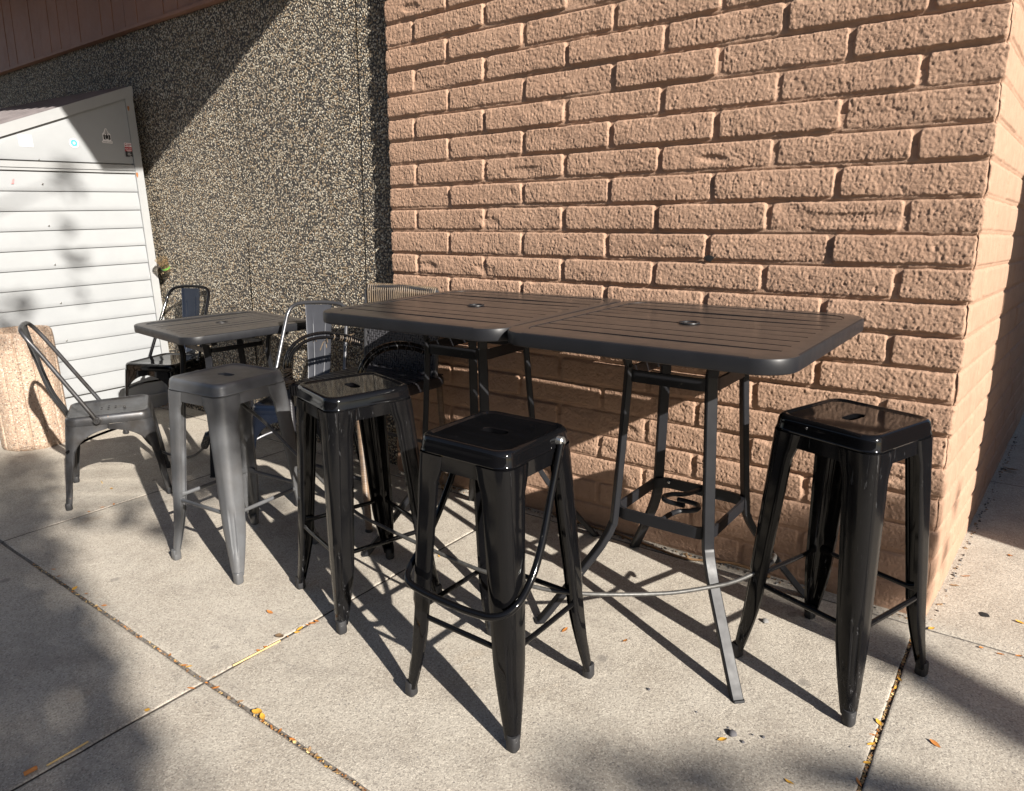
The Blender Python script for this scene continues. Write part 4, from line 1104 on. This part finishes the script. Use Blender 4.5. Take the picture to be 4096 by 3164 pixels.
def stone(x, y, r_, label, flat_=.7, mt='stone'):
    mb = MB(); n = 10
    seeds = [rnd.uniform(.75, 1.15) for _ in range(n)]
    mb.loft([[(x + r_ * k * seeds[i] * math.cos(i * .6283), y + r_ * k * seeds[(i + 2) % n] * math.sin(i * .6283), gz(x, y) + h * r_ * flat_) for i in range(n)] for h, k in ((0, .7), (.35, 1), (.9, .85), (1.35, .4))])
    tag(mb.build('pebble', M[mt], smooth=50), label, 'pebble')
stone(-.443, -.318, .0125, 'pale round pebble on the paving between table leg and right stool')
stone(-.343, -.898, .013, 'grey crumb of mortar on the paving right of the hooped stool', .7, 'crumb')
stone(.144, .151, .020, 'flat dark spot of gum on the paving right of the wall corner', .10, 'dark')
for x, y in ((-.298, -.869), (-.273, -.862), (-.081, -.767), (-.604, -.862), (-.454, -.872), (-.31, -.91), (-.36, -.88)): 
    o = stone(x, y, rnd.uniform(.003, .0055), 'tiny dark crumb scattered on the paving in front of the right stool', .8, 'crumb')
for o in bpy.data.objects:
    if o.get('label', '').startswith('tiny dark crumb'): o['group'] = 'crumbs on the paving'
mb = MB()
for i in range(420):                             # rubble line where wall meets paving
    x = -2.5 + 2.5 * rnd.random(); y = -.012 - abs(rnd.gauss(0, .012)); s_ = rnd.uniform(.0015, .006)
    mb.box((x, y, gz(x, y) + s_ * .3), (s_ * 1.6, s_, s_), Matrix.Rotation(rnd.uniform(0, 3), 3, 'Z'), rnd.randrange(3))
for i in range(160):
    y = 2.5 * rnd.random(); x = .052 * y + .004 + abs(rnd.gauss(0, .010)); s_ = rnd.uniform(.0015, .006)
    mb.box((x, y, gz(x, y) + s_ * .3), (s_ * 1.6, s_, s_), Matrix.Rotation(rnd.uniform(0, 3), 3, 'Z'), rnd.randrange(3))
tag(mb.build('wall_foot_rubble', [M['stone'], M['joint'], M['leaf_b']], smooth=0), kind='stuff')

# ------------------------------------------------------------------ what stands out of frame: shade tree, neighbouring wall
DIST = 11.0
left_ = [(-3.0,-1.62,-.067,.20,1),(-2.65,-1.74,-.069,.2,1),(-2.45,-1.93,-.075,.24,1),(-2.2,-1.84,-.075,.15,.9),(-2.25,-1.96,-.08,.15,1),(-1.95,-1.82,-.076,.13,1),(-1.72,-1.90,-.08,.13,1),(-1.57,-1.94,-.08,.12,.9),(-1.66,-2.08,-.083,.14,1),(-1.75,-2.2,-.09,.16,1),(-2.3,-1.70,-.07,.13,.8),(-3.75,-1.43,-.06,.24,1),(-3.35,-1.55,-.061,.16,1),(-3.27,-1.28,-.05,.08,.5),(-3.15,-1.12,-.045,.09,.6),(-2.83,-1.12,-.04,.10,.45),(-1.40,-1.90,-.077,.11,.4),(-4.27,-1.2,-.045,.2,.9),(-4.7,-1.5,-.04,.3,1),(-3.3,-2.0,-.08,.4,1.2),(-2.6,-2.4,-.1,.4,1),(-4.2,-2,-.08,.5,1),
         (-2.36,-1.02,.74,.19,1),(-2.38,-1.03,.58,.17,1),(-2.36,-1.02,.44,.12,.7),(-1.72,-.96,.50,.10,.3),(-4.9,-.85,.50,.16,.25),
         (-4.955,-.50,1.25,.09,.22),(-4.955,-.505,1.06,.085,.28),(-4.955,-.49,.88,.07,.2),(-4.955,-.88,.82,.11,.35),(-4.955,-.93,.67,.10,.35),(-4.955,-.50,1.58,.13,.28)]
right_ = [(-.56,-1.26,-.05,.12,.35),(-.39,-1.17,-.047,.12,.4),(-.3,-1.05,-.04,.10,.35),(.014,-.312,-.013,.07,.7),(.127,-.362,-.015,.09,.8),(.229,-.407,-.017,.10,1),(.33,-.44,-.018,.13,1),(-.10,-.275,-.013,.06,.6),
          (-.12,0,.12,.13,.7),(-.30,0,.10,.14,.7),(-.22,0,.28,.12,.5),(-.52,0,.07,.12,.6),(-.70,0,.12,.12,.5),(-.90,0,.08,.12,.5),(-.42,0,.25,.10,.35),(.03,.35,.35,.05,.6),(.03,.25,.18,.05,.6)]
r5 = random.Random(5)
def shade_tree(blobs, fork, label):
    org = Vector((fork.x, fork.y, -.33)); f0 = fork - org
    tree = thing('shade_tree', label, 'tree', org, tilt=False); mb = MB(); limbs = MB()
    for bx, by, bz, R_, dens in blobs:
        c = Vector((bx, by, bz)) + SUN * (DIST + r5.uniform(-1.0, 1.0)) - org
        for i in range(max(int(dens * 3.2 * math.pi * R_ * R_ / .0021), 6)):
            d = Vector((r5.gauss(0, 1), r5.gauss(0, 1), r5.gauss(0, 1))); d = d.normalized() * R_ * r5.random() ** .45
            p = c + d; s_ = r5.uniform(.035, .06)
            u = Vector((r5.gauss(0, 1), r5.gauss(0, 1), r5.gauss(0, .6))).normalized(); w = u.cross(Vector((r5.gauss(0, 1), r5.gauss(0, 1), r5.gauss(0, 1)))).normalized()
            mb.add([p - u * s_, p - w * s_ * .5, p + u * s_, p + w * s_ * .5], [(0, 1, 2, 3)])
        if R_ > .09:
            mid = f0.lerp(c, .5) + Vector((0, 0, .3))
            limbs.tube(smooth_path([f0, mid, c], 5), [.045 - .041 * k / 10 for k in range(11)], 6)
    mb.build('crown', M['leafgreen'], tree, smooth=0, recalc=False)
    limbs.lathe([(.20, -.1), (.15, .4), (.12, f0.z * .6), (.09, f0.z)], 12)
    limbs.build('trunk', M['bark'], tree, 60)
shade_tree(left_, Vector((-4.5, -3.2, -.13)) + SUN * 8, 'leafy street tree out of frame that shades the left of the paving')
shade_tree(right_, Vector((1.6, -.9, -.03)) + SUN * 8, 'leafy street tree out of frame that shades the foot of the wall corner')
sb = thing('added_sky_block', 'unseen plain block added across the street to cut sky light and darken reflections', 'building', (0, -15, -.33), tilt=False)
mb = MB(); mb.box((0, -3, 3.6), (56, 6, 7.2)); mb.build('wall_body', M['asphalt'], sb, smooth=0)  # unseen mass added to block low sky and darken reflections in the stools
nw = thing('neighbour_wall', 'plain tan wall out of frame on the right that shades the side wall', 'wall', (0, 0, 0), tilt=False)
mb = MB(); mb.box((3.9, 1.9, 1.5), (3.0, 3.634, 4.0)); mb.build('wall_body', M['brick'], nw, smooth=0)

# ------------------------------------------------------------------ light, camera
w = bpy.data.worlds.new('World'); S.world = w; w.use_nodes = True
nt = w.node_tree; sky = nt.nodes.new('ShaderNodeTexSky'); sky.sky_type = 'NISHITA'; sky.sun_disc = False
sky.sun_elevation = rad(27.2); sky.sun_rotation = math.atan2(SUN.x, SUN.y); sky.altitude = 300; sky.dust_density = 1.2
bg = nt.nodes['Background']; bg.inputs['Strength'].default_value = .05
nt.links.new(sky.outputs['Color'], bg.inputs['Color'])
sl = bpy.data.lights.new('sun', 'SUN'); sl.energy = 5.0; sl.angle = rad(.53); sl.color = (1, .94, .86)
so = bpy.data.objects.new('sun', sl); COL.objects.link(so); so.rotation_euler = SUN.to_track_quat('Z', 'Y').to_euler(); so.location = (8, -3, 6)
cd = bpy.data.cameras.new('camera'); cd.sensor_width = 36; cd.lens = 2834.859 / 4096 * 36; cd.clip_end = 500; cd.clip_start = .05
co_ = bpy.data.objects.new('camera', cd); COL.objects.link(co_)
co_.location = (.16476, -2.56473, 1.25235); co_.rotation_euler = (1.3482895, -.0074280, .6435844)
S.camera = co_
S.view_settings.view_transform = 'Standard'; S.view_settings.look = 'None'; S.view_settings.gamma = 1
S.view_settings.exposure = 1.2
S.cycles.max_bounces = 8
